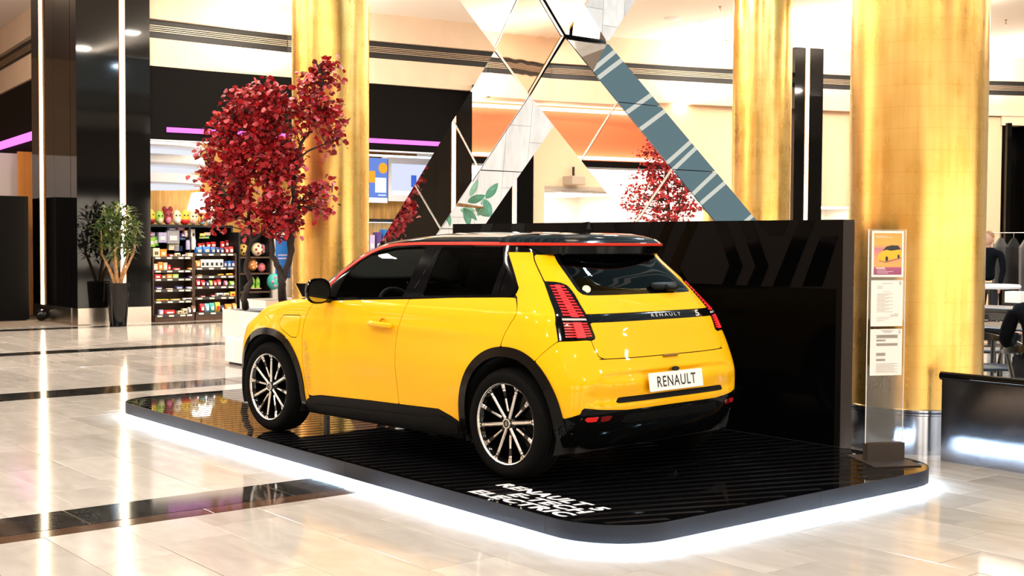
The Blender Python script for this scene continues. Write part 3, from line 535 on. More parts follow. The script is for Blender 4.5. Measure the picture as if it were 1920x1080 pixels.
for k, (u, v) in enumerate(((1142, 50), (1350, 12), (1362, 75), (1886, 37), (1570, 84), (910, 7))):
    t = thing('sprinkler', 'small brass sprinkler head on the ceiling ' + ('just right of the mirrored cross', 'high beside the far gold column', 'low beside the far gold column', 'at the top right corner', 'between the two right gold columns', 'above the left cross arm')[k], 'sprinkler', onZ(u, v, CZ), 0, 'ceiling sprinklers'); MB().lathe([(0, -.095), (.032, -.095), (.032, -.088), (.009, -.08), (.009, -.02), (.03, -.012), (.03, 0)], 12).build('head', mat('brass', (.35, .20, .07), .4, metal=.6), t)
for k, (u, v) in enumerate(((1321, 41), (1497, 56), (1902, 83), (948, 19))):
    t = thing('ceiling_spot', 'small round recessed ceiling spot ' + ('left of the far gold column', 'between the two right gold columns', 'right of the big gold column', 'above the left arm of the cross')[k], 'lamp', onZ(u, v, CZ), 0, 'ceiling spots'); MB().lathe([(.07, -.012), (.11, -.012), (.12, 0)], 20).build('trim_ring', WHITEP, t); MB().lathe([(0, -.006), (.07, -.006), (.07, 0)], 20).build('lens', glow('spot_lens', (1, .95, .85), 3.), t)
t = thing('smoke_detector', 'round flat smoke detector on the white ceiling', 'detector', onZ(1261, 34, CZ)); MB().lathe([(0, -.05), (.10, -.045), (.16, -.02), (.17, 0)], 24).build('body', WHITEP, t, 40)

# ---------------------------------------------------------------- car body: master surface
def _tab(t):
    a = np.array(t, float)
    def f(z):
        # monotone-ish smooth interpolation (Catmull-Rom on a non uniform table)
        z = np.asarray(z, float); x = a[:, 0]; y = a[:, 1]
        d = np.diff(y) / np.diff(x)
        m = np.concatenate([[d[0]], (d[:-1] * np.diff(x)[1:] + d[1:] * np.diff(x)[:-1]) / (np.diff(x)[:-1] + np.diff(x)[1:]), [d[-1]]])
        for i in range(1, len(d)):
            if d[i - 1] * d[i] <= 0: m[i] = 0
            else:
                lim = 3 * min(abs(d[i - 1]), abs(d[i])); m[i] = max(-lim, min(lim, m[i]))
        k = np.clip(np.searchsorted(x, z) - 1, 0, len(x) - 2); h = x[k + 1] - x[k]; t_ = np.clip((z - x[k]) / h, 0, 1)
        return ((2*t_**3 - 3*t_**2 + 1) * y[k] + (t_**3 - 2*t_**2 + t_) * h * m[k] + (-2*t_**3 + 3*t_**2) * y[k + 1] + (t_**3 - t_**2) * h * m[k + 1])
    return f
XR = _tab([(.17,-.44),(.24,-.50),(.32,-.555),(.40,-.585),(.50,-.597),(.58,-.594),(.66,-.572),(.743,-.541),(.86,-.498),(.95,-.466),(1.0,-.441),(1.05,-.402),(1.106,-.352),(1.2,-.243),(1.32,-.095),(1.38,-.035),(1.41,-.01),(1.435,.03),(1.455,.10),(1.472,.20),(1.484,.34),(1.491,.60)])
XF = _tab([(.17,3.16),(.24,3.25),(.34,3.32),(.5,3.335),(.6,3.32),(.7,3.285),(.78,3.22),(.85,3.06),(.90,2.94),(.94,2.80),(.97,2.64),(.99,2.48),(1.005,2.34),(1.04,2.26),(1.1,2.17),(1.23,1.965),(1.337,1.775),(1.39,1.63),(1.41,1.56),(1.435,1.45),(1.455,1.34),(1.472,1.16),(1.484,.93),(1.491,.74)])
W0 = _tab([(.17,.79),(.22,.822),(.30,.846),(.40,.857),(.52,.862),(.62,.862),(.72,.858),(.82,.851),(.90,.842),(.96,.832),(1.02,.812),(1.10,.775),(1.2,.735),(1.3,.690),(1.36,.660),(1.395,.642),(1.41,.634),(1.425,.620),(1.44,.598),(1.455,.565),(1.468,.51),(1.478,.43),(1.486,.29),(1.491,.05)])
AR = _tab([(.17,.34),(.5,.46),(.9,.50),(1.1,.48),(1.4,.34),(1.45,.30),(1.491,.03)])
NR = _tab([(.17,3.6),(.5,3.8),(.75,4.1),(.95,3.6),(1.1,3.2),(1.3,3.2),(1.4,3.6),(1.44,3.),(1.491,2.)])
AF = _tab([(.17,.70),(.5,.85),(.8,.80),(.93,.62),(1.0,.50),(1.2,.45),(1.41,.40),(1.45,.40),(1.491,.03)])
NF = _tab([(.17,3.),(.5,3.),(.8,3.2),(.95,4.0),(1.05,4.6),(1.4,4.6),(1.44,2.8),(1.491,2.)])
def zlevels():
    z = list(np.arange(.17, .86, .0115)) + list(np.arange(.86, 1.0, .005)) + list(np.arange(1.0, 1.405, .0105)) + list(np.arange(1.405, 1.47, .003)) + list(np.arange(1.47, 1.4885, .0018)) + [1.489, 1.4897, 1.4903, 1.491]
    return np.array(z)
def bulge(x, z):
    b = .030 * np.exp(-((x - .02) / .40) ** 2 - ((z - .60) / .20) ** 2)
    b += .028 * np.exp(-((x - 2.52) / .42) ** 2 - ((z - .58) / .20) ** 2)
    b += -.010 * np.exp(-((x - 1.35) / .55) ** 2 - ((z - .47) / .12) ** 2)       # scooped lower door
    b += .006 * np.exp(-((x - .95) / 1.1) ** 2 - ((z - .86) / .045) ** 2)        # shoulder line
    return b
def poly(P):
    P = np.array(P, float); A = P; B = np.roll(P, -1, 0)
    def f(a, b):
        a = np.asarray(a); b = np.asarray(b); d = np.full(a.shape, 1e9); s = np.zeros(a.shape, bool)
        for (ax, ay), (bx, by) in zip(A, B):
            ex, ey = bx - ax, by - ay; t = np.clip(((a - ax) * ex + (b - ay) * ey) / (ex * ex + ey * ey + 1e-18), 0, 1)
            d = np.minimum(d, (a - ax - t * ex) ** 2 + (b - ay - t * ey) ** 2)
            c = (ay > b) != (by > b); s ^= c & (a < (bx - ax) * (b - ay) / ((by - ay) if by != ay else 1e-18) + ax)
        return np.where(s, -1, 1) * np.sqrt(d)
    return f
_half = [(.712, .45), (.712, .495), (.697, .549), (.652, .618), (.604, .651), (.556, .661), (.30, .664)]
RECESS = poly(_half + [(-y, z) for y, z in _half[::-1]]); POCKET = poly([(.30, .660), (.272, .528), (-.272, .528), (-.30, .660)])
def _sstep(t): t = np.clip(t, 0, 1); return t * t * (3 - 2 * t)
def rearshape(y, z):
    # relief of the rear face: (positive = pushed out, towards -x)
    ay = np.abs(y)
    b = .014 * np.exp(-((z - .60) / .055) ** 2) / (1 + np.exp((ay - .70) / .03))     # bumper shelf
    zz = z + 0 * ay; b += -.013 * _sstep(-RECESS(y, zz) / .016) * _sstep((zz - .46) / .05) - .012 * _sstep(-POCKET(y, zz) / .016)
    return b
def _corner(n, k):
    th = np.linspace(0, np.pi / 2, 400)
    y = np.sin(th) ** (2 / n); x = 1 - np.cos(th) ** (2 / n)
    s = np.concatenate([[0], np.cumsum(np.hypot(np.diff(y), np.diff(x)))]); q = np.linspace(0, s[-1], k)
    return np.interp(q, s, x), np.interp(q, s, y)
NRr, NSs, NFf = 46, 170, 40
def master():
    Z = zlevels(); G = np.zeros((len(Z), 2 * (NRr + NSs + NFf) - 2, 3))
    for i, z in enumerate(Z):
        xr, xf, w = float(XR(z)), float(XF(z)), float(W0(z)); ar, af = float(AR(z)), float(AF(z))
        L = xf - xr
        if ar + af > .8 * L: k = .8 * L / (ar + af); ar *= k; af *= k
        cx, cy = _corner(float(NR(z)), NRr); rx, ry = xr + ar * cx, w * cy
        fx, fy = _corner(float(NF(z)), NFf); fx, fy = xf - af * fx, w * fy
        sx = np.linspace(xr + ar, xf - af, NSs + 2)[1:-1]; sy = np.full(NSs, w)
        hx = np.concatenate([rx, sx, fx[::-1]]); hy = np.concatenate([ry, sy, fy[::-1]])
        hy = hy + bulge(hx, z) * (hy / w) ** 6
        m = np.exp(-((hx - xr) / .16) ** 2) if z < 1.0 else 0 * hx
        hx = hx - rearshape(hy, z) * m
        full_x = np.concatenate([hx, hx[1:-1][::-1]]); full_y = np.concatenate([hy, -hy[1:-1][::-1]])
        G[i, :, 0], G[i, :, 1], G[i, :, 2] = full_x, full_y, z
    return G

# ---------------------------------------------------------------- car: panels cut out of the master surface
G = master(); NZ, NU = G.shape[:2]; GV = G.reshape(-1, 3)
_du = np.roll(G, -1, 1) - np.roll(G, 1, 1); _dv = np.gradient(G, axis=0); GN = np.cross(_du, _dv).reshape(-1, 3)
GN /= np.maximum(np.linalg.norm(GN, axis=1, keepdims=True), 1e-12)
if (GN[:, 1] * GV[:, 1]).sum() < 0: GN = -GN; FLIP = True
else: FLIP = False
_i, _j = np.meshgrid(np.arange(NZ - 1), np.arange(NU), indexing='ij'); _k = (_j + 1) % NU
GQ = np.stack([_i * NU + _j, _i * NU + _k, (_i + 1) * NU + _k, (_i + 1) * NU + _j], -1).reshape(-1, 4)
def clip(f):
    d = f(GV[:, 0], GV[:, 1], GV[:, 2]); ins = d < 0; c = ins[GQ].sum(1)
    full = GQ[c == 4]; mixed = GQ[(c > 0) & (c < 4)]; ed = {}; polys = []
    for q in mixed:
        P = []
        for k in range(4):
            a, b = int(q[k]), int(q[(k + 1) % 4])
            if ins[a]: P.append(a)
            if ins[a] != ins[b]:
                key = (a, b) if a < b else (b, a); P.append(-1 - ed.setdefault(key, len(ed)))
        if len(P) > 2: polys.append(P)
    E_ = np.array(list(ed.keys()), int).reshape(-1, 2)
    if len(E_):
        A, B = GV[E_[:, 0]], GV[E_[:, 1]]; lo = np.zeros(len(E_)); hi = np.ones(len(E_)); dl = d[E_[:, 0]]
        for _ in range(12):
            t = (lo + hi) / 2; p = A + (B - A) * t[:, None]; dm = f(p[:, 0], p[:, 1], p[:, 2]); same = (dm < 0) == (dl < 0)
            lo = np.where(same, t, lo); hi = np.where(same, hi, t)
        t = ((lo + hi) / 2)[:, None]; XV = A + (B - A) * t; XN = GN[E_[:, 0]] * (1 - t) + GN[E_[:, 1]] * t
    else: XV = np.zeros((0, 3)); XN = XV
    used = np.unique(np.concatenate([full.ravel(), np.array([i for P in polys for i in P if i >= 0], int)])).astype(int)
    mp = np.full(len(GV), -1); mp[used] = np.arange(len(used)); n0 = len(used)
    V = np.concatenate([GV[used], XV]); N = np.concatenate([GN[used], XN])
    Fc = [tuple(x) for x in mp[full].tolist()] + [tuple(int(mp[i]) if i >= 0 else n0 - 1 - i for i in P) for P in polys]
    if FLIP: Fc = [x[::-1] for x in Fc]
    return V, N, Fc
def panel_mesh(name, f, m, off=0., thick=.012, mirror=False):
    if m is PAINT: thick = .004
    V, N, Fc = clip(f); V = V + N * off; n = len(V); cnt = {}
    for q in Fc:
        for k in range(len(q)): a, b = q[k], q[(k + 1) % len(q)]; cnt[(a, b)] = cnt.get((a, b), 0) + 1
    bd = [(a, b) for (a, b) in cnt if (b, a) not in cnt]
    if thick and bd:
        ids = sorted({i for e in bd for i in e}); mo = {i: n + k for k, i in enumerate(ids)}; mi_ = {i: n + len(ids) + k for k, i in enumerate(ids)}
        V = np.concatenate([V, V[ids], V[ids] - N[ids] * thick]); Fc = Fc + [(mo[b], mo[a], mi_[a], mi_[b]) for a, b in bd]
    if mirror: V = V * [1, -1, 1]; Fc = [q[::-1] for q in Fc]
    me = bpy.data.meshes.new(name); me.from_pydata(V.tolist(), [], Fc); me.materials.append(m); me.update(); shade(me, 180)
    return me
def mirrored(me, name):
    m2 = me.copy(); m2.name = name; m2.transform(Matrix.Diagonal((1, -1, 1, 1))); m2.flip_normals(); return m2
def surf_x(y, z):    # rear face x at (y, z)
    i = int(np.argmin(abs(G[:, 0, 2] - z))); row = G[i]; k = row[:, 0] < .3; s = row[k]; return float(s[np.argmin(abs(s[:, 1] - y)), 0])
PAINT = mat('yellow_car_paint', (.90, .455, .002), .42, spec=.08, coat=.42, coat_rough=.03)
GLOSSBLK = mat('gloss_black', (.0025, .0025, .003), .07, spec=.42)
TRIMBLK = mat('gloss_black_trim', (.0022, .0022, .0024), .10, spec=.16)
SATBLK = mat('satin_black_plastic', (.0040, .0040, .0040), .45, spec=.09, bump=.05, bscale=300)
REDSTRIP = mat('red_trim', (.60, .030, .014), .5, spec=.15)
GLASSF = pane_mat('door_glass', (.62, .66, .62), ior=1.35); GLASSR = pane_mat('tinted_glass', (.13, .13, .125), ior=1.38); GLASSB = pane_mat('rear_glass', (.12, .12, .118), ior=1.27)
GREYINT = mat('grey_fabric', (.05, .047, .045), .9, bump=.2, bscale=400); DKINT = mat('dark_interior', (.014, .014, .015), .7); LTINT = mat('light_headliner', (.30, .29, .27), .9)
RUBBER = mat('tyre_rubber', (.0045, .0045, .0045), .8, spec=.05, bump=.1, bscale=200); MACH = mat('machined_alloy', (.80, .79, .77), .22, metal=1., bump=.02, bscale=500); DISC = mat('brake_disc', (.25, .24, .23), .35, metal=1.)
CHROME = mat('bright_silver', (.85, .85, .85), .12, metal=1.); PLATEW = mat('white_plate', (.88, .87, .86), .3); INK = mat('black_ink', (.012, .012, .012), .5); SILVER = mat('silver_print', (.55, .52, .46), .4, metal=.6)
LEDRED = mat('red_lamp_lens', (.75, .010, .012), .2, coat=1., emit=(1., .016, .02), estr=.5); LEDCORE = mat('red_lamp_core', (.85, .02, .02), .2, coat=1., emit=(1., .025, .03), estr=.95); LEDWHITE = mat('clear_lamp_lens', (.55, .5, .5), .15, coat=1.)
DKRED = mat('dark_red_lens', (.16, .004, .004), .15, coat=1.); REFLRED = mat('red_reflector', (.5, .012, .015), .2, coat=1., emit=(1, .02, .02), estr=.12)
LETTER = mat('pale_lettering', (.62, .60, .56), .35)
GFX = mat('grey_print', (.55, .38, .10), .4)

car = thing('car', 'yellow compact electric hatchback with black roof, parked on the glossy black display platform', 'car', (0, 0, .13), math.radians(5.2733))
GAP = .0027
# --- outlines, left side seen as (x, z)
B_LINE = [(1.019, .352), (1.021, .363), (1.040, .484), (1.053, .589), (1.053, .697), (1.045, .797), (1.024, .871), (1.005, .943), (.987, 1.0), (.972, 1.046)]
F_LINE = [(2.006, .986), (2.030, .962), (2.055, .930), (2.082, .877), (2.104, .805), (2.106, .734), (2.097, .664), (2.088, .558), (2.079, .481), (2.066, .41), (2.046, .32)]
R_LINE = [(.048, .79), (.041, .828), (.019, .88), (-.010, .935), (-.036, .972), (-.043, .995), (-.036, 1.03), (.004, 1.089)]
BELT = [(2.006, .986), (1.818, 1.004), (1.495, 1.022), (.972, 1.046), (.518, 1.072), (.063, 1.090), (.004, 1.089)]
S_door_f = poly(F_LINE + [(2.0, .315), (1.9, .330), (1.295, .347)] + B_LINE + [(1.495, 1.022), (1.818, 1.004)])
S_door_r = poly(B_LINE[::-1] + [(.622, .361), (.507, .329), (.38, .28), (.30, .40), (.048, .60)] + R_LINE + [(.063, 1.090), (.518, 1.072)])
S_dlo = poly([(2.02, .978)] + BELT[1:-2] + [(.075, 1.090), (.035, 1.099), (.018, 1.12), (.016, 1.143), (.082, 1.22), (.230, 1.385), (.24, 1.40), (1.06, 1.3985), (1.306, 1.39), (1.43, 1.372), (1.546, 1.337), (1.653, 1.285), (1.735, 1.232), (1.821, 1.175), (1.90, 1.09)])
RL = np.array([(1.945, 1.03), (1.886, 1.100), (1.821, 1.175), (1.735, 1.232), (1.653, 1.285), (1.546, 1.337), (1.43, 1.372), (1.306, 1.39), (1.06, 1.3985), (.57, 1.401), (-.5, 1.401)])[::-1]
RT = np.array([(1.96, 1.045), (1.902, 1.119), (1.843, 1.194), (1.757, 1.249), (1.672, 1.302), (1.567, 1.354), (1.447, 1.389), (1.317, 1.407), (1.06, 1.416), (.57, 1.4195), (-.5, 1.4195)])[::-1]
def curve_sd(T):    # approximate signed distance: > 0 above the curve
    def f(x, z):
        zc = np.interp(x, T[:, 0], T[:, 1]); sl = (np.interp(x + .01, T[:, 0], T[:, 1]) - np.interp(x - .01, T[:, 0], T[:, 1])) / .02
        d = (z - zc) / np.sqrt(1 + sl * sl); return np.where(x > T[-1, 0], -np.abs(x - T[-1, 0]) - .001, d)
    return f
C_lo, C_hi = curve_sd(RL), curve_sd(RT)
def ell(x, z, cx, a, b, n=2.15, cz=.336):
    r = (np.abs((x - cx) / a) ** n + np.abs(np.maximum(z - cz, 0) / b) ** n) ** (1 / n); r2 = np.abs(x - cx) / a
    return (np.where(z > cz, r, r2) - 1) * min(a, b)
arch_r = lambda x, z, g=0.: ell(x, z, -.006, .425 + g, .460 + g); arch_f = lambda x, z, g=0.: ell(x, z, 2.538, .450 + g, .438 + g)
sill_z = lambda x: np.interp(x, [.30, .408, .507, .622, 1.295, 1.898, 2.0, 2.06, 2.10], [.25, .295, .329, .361, .347, .330, .318, .29, .25])
# --- rear outlines seen as (y, z), symmetric
sym = lambda L: L + [(-y, z) for y, z in L[::-1]]
R_gate = poly(sym([(.585, 1.375), (.588, 1.359), (.662, 1.186), (.640, .98), (.618, .87), (.612, .80), (.600, .762), (.580, .746), (.55, .742), (.3, .739)]))
R_glass = poly(sym([(.47, 1.375), (.486, 1.330), (.503, 1.262), (.519, 1.195), (.531, 1.140), (.528, 1.122), (.515, 1.110), (.485, 1.105), (.3, 1.104)]))
R_light = poly([(.660, 1.187), (.615, 1.185), (.584, 1.178), (.563, 1.163), (.566, 1.118), (.580, 1.048), (.588, .974), (.586, .913), (.582, .872), (.588, .860), (.602, .856), (.785, .849), (.777, .889), (.764, .949), (.728, 1.029), (.684, 1.136)])
def light_sd(x, y, z): return np.where(x < .25, R_light(np.abs(y), z), 1.)
low_z = lambda y: np.interp(np.abs(y), [0, .434, .634, .715, .738, .748, .81, .9], [.442, .441, .455, .467, .468, .434, .408, .37])
# ---- rear quarter, gate, bumper
rear_half = lambda x: x - .26
seam = lambda x, z: ((x + .36) * .72 - (z - .85) * -.69 * -1)    # line from the lamp's lower corner down to the arch
def f_gate(x, y, z): return np.maximum.reduce([R_gate(y, z) + GAP, rear_half(x), -light_sd(x, y, z) + GAP])
def f_gate_body(x, y, z): return np.maximum.reduce([f_gate(x, y, z), -R_glass(y, z), -strip_sd(x, y, z), z - 1.345])
def strip_sd(x, y, z): return np.maximum.reduce([np.abs(z - .9755) - .0255, rear_half(x)])
def bump_line(x, y, z):    # < 0 : belongs to the bumper
    a = z - (.85 + (x + .36) * (-.115 / .11)); inner = z - .742
    return np.where(np.abs(y) < .60, inner, a)
def f_quarter(x, y, z):
    return np.maximum.reduce([.02 - y, poly_q(x, z) + GAP, -R_gate(y, z) * 1. + GAP, -light_sd(x, y, z) + GAP, -bump_line(x, y, z) + GAP, -arch_r(x, z)])
poly_q = poly([(.048, .70)] + R_LINE[1:-1] + [(-.002, 1.092), (.018, 1.101), (.013, 1.12), (.010, 1.146), (.076, 1.223), (.205, 1.3625), (-.4, 1.3625), (-.9, 1.3), (-.9, .3), (.048, .3)])
def f_bumper(x, y, z):
    return np.maximum.reduce([rear_half(x) - .1, bump_line(x, y, z) + GAP, np.where(np.abs(y) < .64, R_gate(y, z) * -1 + GAP, -1), -light_sd(x, y, z) + GAP, low_z(y) - z, -arch_r(x, z), z - .86])
def f_lower(x, y, z): return np.maximum.reduce([x + .20, z - low_z(y) + .001, .205 - z, -arch_r(x, z, .004)])
def left(f): return lambda x, y, z: np.maximum(f(x, y, z), .02 - y)
SEC = lambda s: left(lambda x, y, z: s(x, z))
def pair(name, f, m, parent_l, parent_r, off=0., thick=.012, label=None):
    me = panel_mesh(name, f, m, off, thick); a = link(name, me, parent_l); b = link(name, mirrored(me, name), parent_r)
    return a, b
flapP = poly([(2.337, .880), (2.155, .886), (2.146, .878), (2.152, .775), (2.170, .730), (2.180, .724), (2.237, .724), (2.376, .778), (2.397, .805), (2.398, .83), (2.385, .858), (2.365, .875)])
# doors
dfl, dfr = pair('front_door', left(lambda x, y, z: np.maximum(S_door_f(x, z) + GAP, -arch_f(x, z))), PAINT, car, car)
drl, drr = pair('rear_door', left(lambda x, y, z: np.maximum(S_door_r(x, z) + GAP, -arch_r(x, z))), PAINT, car, car)
link('rear_quarter_panel', panel_mesh('rear_quarter_panel', f_quarter, PAINT), car); link('rear_quarter_panel', mirrored(bpy.data.meshes['rear_quarter_panel'], 'rear_quarter_panel'), car)
# front: fenders and bonnet
frontP = poly(F_LINE[::-1] + [(2.02, 1.0), (2.2, 1.02), (2.5, 1.05), (3.6, 1.05), (3.6, .17), (2.0, .17)])
bon = lambda x, y, z: np.maximum(np.abs(y) - .70, .80 - z)
f_fend = lambda x, y, z: np.maximum.reduce([frontP(x, z) + GAP, -arch_f(x, z), .20 - z, z - .999])
pair('front_wing', left(lambda x, y, z: np.maximum.reduce([f_fend(x, y, z), -bon(x, y, z) + GAP, -flapP(x, z) + GAP, .17 - y])), PAINT, car, car)
link('bonnet', panel_mesh('bonnet', lambda x, y, z: np.maximum(f_fend(x, y, z), bon(x, y, z) + GAP), PAINT), car)
link('front_bumper', panel_mesh('front_bumper', lambda x, y, z: np.maximum.reduce([f_fend(x, y, z), np.abs(y) - .168, z - .80 + GAP]), PAINT), car)
pair('charging_flap', SEC(lambda x, z: flapP(x, z) + GAP), PAINT, car, car)
# tailgate
gate = link('tailgate', panel_mesh('tailgate', f_gate_body, PAINT), car)
tag(link('rear_window', panel_mesh('rear_window', lambda x, y, z: np.maximum.reduce([R_glass(y, z) + .028, rear_half(x), z - 1.36]), GLASSB, -.002), gate), 'dark tinted rear window')
link('window_border', panel_mesh('window_border', lambda x, y, z: np.maximum.reduce([R_glass(y, z) + .0015, -(R_glass(y, z) + .028), rear_half(x), z - 1.36]), GLOSSBLK, -.002), gate)
strip = link('trim_strip', panel_mesh('trim_strip', lambda x, y, z: np.maximum.reduce([strip_sd(x, y, z) + .001, np.abs(y) - .64, -light_sd(x, y, z) + GAP]), GLOSSBLK, -.001), gate); strip['label'] = 'gloss black strip across the tailgate'
def rear_text(txt, y0, z0, w, h, tilt, m, parent, name='lettering', bold=.0, off=.003, spacing=1.):
    xs = [surf_x(y0 - w * k, z0 + h / 2) for k in (0, .5, 1)]; up = Vector((math.sin(tilt), 0, math.cos(tilt))); x0 = min(xs) - off
    o = fit_text(txt, w, h, (0, 0, 0), (0, -1, 0), up, m, parent, name, bold, spacing=spacing)
    a = [v.co for v in o.data.vertices]
    for v in a: v.x += np.interp(-v.y / w, [0, .5, 1], xs) - off; v.y += y0; v.z += z0
    o.data.update(); return o
rear_text('RENAULT', .062, .968, .290, .021, .46, LETTER, strip, spacing=1.5, off=.008)
rear_text('5', -.392, .956, .048, .043, .46, LETTER, strip, 'number_badge', bold=.03, off=.009)
# lamps
def rear_pt(y, z):
    i = int(np.clip(np.searchsorted(G[:, 0, 2], z) - 1, 0, NZ - 2)); t = (z - G[i, 0, 2]) / (G[i + 1, 0, 2] - G[i, 0, 2]); n_ = NRr + 40
    f = lambda yy: (1 - t) * np.interp(yy, G[i, :n_, 1], G[i, :n_, 0]) + t * np.interp(yy, G[i + 1, :n_, 1], G[i + 1, :n_, 0])
    x = f(y); sl = (f(y + .01) - f(y - .01)) / .02; l = math.hypot(1, sl); return float(x), -1 / l, float(sl) / l
for sgn in (1, -1):
    mk = (lambda n, f, m, o, t=.008: panel_mesh(n, left(f), m, o, t) if sgn > 0 else mirrored(panel_mesh(n, left(f), m, o, t), n))
    lamp = link('tail_light', mk('tail_light', lambda x, y, z: light_sd(x, y, z) + .002, GLOSSBLK, .002, .012), car)
    lerp = lambda a, b, t: (a[0] + (b[0] - a[0]) * t, a[1] + (b[1] - a[1]) * t)
    def strip_on(name, P, m, off, th, nu=8):      # quad P (y, z) laid on the rear corner, th thick
        b = MB(); V = []; tl_, tr_, br_, bl_ = P
        for o_ in (off - th, off):
            for a_, b_ in ((tl_, tr_), (bl_, br_)):
                for k in range(nu + 1):
                    y, z = lerp(a_, b_, k / nu); x, nx, ny = rear_pt(y, z); V.append((x + nx * o_, sgn * (y + ny * o_), z))
        n = nu + 1; Fc = []
        for k in range(nu): Fc += [(2 * n + k, 2 * n + k + 1, 3 * n + k + 1, 3 * n + k), (k, k + 1, 2 * n + k + 1, 2 * n + k), (n + k + 1, n + k, 3 * n + k, 3 * n + k + 1)]
        Fc += [(0, 2 * n, 3 * n, n), (nu, n + nu, 3 * n + nu, 2 * n + nu)]
        if sgn < 0: Fc = [q[::-1] for q in Fc]
        return b.add(V, Fc).build(name, m, lamp)
    for (tl, tr, br, bl, n, core) in (((.652, 1.170), (.586, 1.168), (.606, .984), (.716, .990), 11, (.34, .70)), ((.732, .958), (.608, .954), (.604, .870), (.750, .866), 6, (.38, .72))):
        for k in range(n):
            t0, t1 = (k + .18) / n, (k + .68) / n; strip_on('light_bar', (lerp(tl, bl, t0), lerp(tr, br, t0), lerp(tr, br, t1), lerp(tl, bl, t1)), LEDRED, .0075, .005)
        strip_on('light_guide', (lerp(tl, tr, core[0]), lerp(tl, tr, core[1]), lerp(bl, br, core[1]), lerp(bl, br, core[0])), LEDCORE, .0092, .005)
    strip_on('reversing_light', ((.727, .979), (.604, .977), (.602, .966), (.731, .967)), LEDWHITE, .0075, .005)
# bumper and below
bump = link('rear_bumper', panel_mesh('rear_bumper', f_bumper, PAINT), car)
bs = poly(sym([(.497, .518), (.522, .484)]))
link('bumper_strip', panel_mesh('bumper_strip', lambda x, y, z: np.maximum(bs(y, z), rear_half(x)), SATBLK, .003, .01), bump)
diff = link('rear_diffuser', panel_mesh('rear_diffuser', f_lower, TRIMBLK, .0, .02), car)
for sgn in (1, -1):
    s = poly([(.730, .411), (.640, .413), (.650, .386), (.705, .386)]); me = panel_mesh('reflector', left(lambda x, y, z: np.maximum(s(y, z), rear_half(x))), REFLRED, .006, .008); link('reflector', me if sgn > 0 else mirrored(me, 'reflector'), diff)
    s2 = poly([(.618, .414), (.545, .414), (.565, .384), (.625, .384)]); me = panel_mesh('fog_light', left(lambda x, y, z: np.maximum(s2(y, z), rear_half(x))), DKRED, .006, .008); link('fog_light', me if sgn > 0 else mirrored(me, 'fog_light'), diff)
s3 = poly(sym([(.43, .412), (.47, .372), (.40, .36)])); link('diffuser_grille', panel_mesh('diffuser_grille', lambda x, y, z: np.maximum(s3(y, z), rear_half(x)), SATBLK, .004, .006), diff)
for y, z in ((.745, .545), (.62, .485), (-.62, .485)):
    o = MB().lathe([(0, .004), (.012, .004), (.0135, .0015), (.0135, -.004)], 20).build('parking_sensor', PAINT, bump, 30); x = surf_x(y, z); o.location = (x - .001, y, z); o.rotation_euler = (0, -math.pi / 2, math.radians(-18 if y > .7 else -8 if y > 0 else 8))
PT = .14; pc = Vector((-.607, .004, .588)); plate = MB().rbox((-.26, -.056, 0), (.26, .056, .006), .008).build('number_plate', PLATEW, bump); plate['label'] = 'white number plate with black letters'
up = Vector((math.sin(PT), 0, math.cos(PT))); plate.matrix_local = Matrix(((0, up.x, -up.z, pc.x), (-1, 0, 0, pc.y), (0, up.z, up.x, pc.z), (0, 0, 0, 1)))
fit_text('RENAULT', .375, .066, (-.187, -.033, .0068), (1, 0, 0), (0, 1, 0), INK, plate, bold=.012, spacing=1.12)
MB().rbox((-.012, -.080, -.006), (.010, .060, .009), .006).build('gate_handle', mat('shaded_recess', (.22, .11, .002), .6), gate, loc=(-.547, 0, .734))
MB().ball((0, 0, 0), (.02, .03, .015)).build('reversing_camera', GLOSSBLK, bump, 60, loc=(-.592, -.01, .656))
# side glass, surrounds, roof
panes_f = poly([(1.905, 1.010), (1.80, 1.018), (1.495, 1.034), (1.055, 1.058), (.985, 1.385), (1.06, 1.388), (1.306, 1.379), (1.43, 1.360), (1.546, 1.324), (1.64, 1.276), (1.725, 1.218), (1.80, 1.150), (1.87, 1.05)])
panes_f = poly([(1.78, 1.021), (1.495, 1.034), (1.055, 1.058), (.985, 1.387), (1.06, 1.388), (1.306, 1.379), (1.43, 1.360), (1.546, 1.324), (1.64, 1.276), (1.70, 1.225), (1.745, 1.17), (1.775, 1.10)])
panes_r = poly([(.860, 1.068), (.518, 1.084), (.225, 1.096), (.205, 1.30), (.255, 1.389), (.825, 1.388)])
panes_q = poly([(.165, 1.110), (.085, 1.110), (.075, 1.125), (.085, 1.195), (.160, 1.270)])
notp = lambda x, y, z: np.maximum.reduce([-panes_f(x, z), -panes_r(x, z), -panes_q(x, z)])
pair('window_surround', left(lambda x, y, z: np.maximum(S_dlo(x, z) + .001, notp(x, y, z))), GLOSSBLK, car, car, .001, .006)
pf = panel_mesh('window_pane', SEC(lambda x, z: panes_f(x, z)), GLASSF, -.004, 0); link('window_pane', pf, dfl); link('window_pane', mirrored(pf, 'window_pane'), dfr)
pr_ = panel_mesh('window_pane', SEC(lambda x, z: panes_r(x, z)), GLASSR, -.004, 0); link('window_pane', pr_, drl); link('window_pane', mirrored(pr_, 'window_pane'), drr)
pair('quarter_trim', SEC(lambda x, z: panes_q(x, z) - .002), TRIMBLK, car, car, -.003, 0)
pair('pillar_seam', SEC(lambda x, z: np.maximum(np.abs((x - .915) + (z - 1.22) * .45) - .0025, np.abs(z - 1.225) - .165)), GAPBLK, car, car, .0015, 0)
pair('roof_trim', left(lambda x, y, z: np.maximum.reduce([C_hi(x, z), -C_lo(x, z), -x + .02])), REDSTRIP, car, car, .004, .01, 'red')
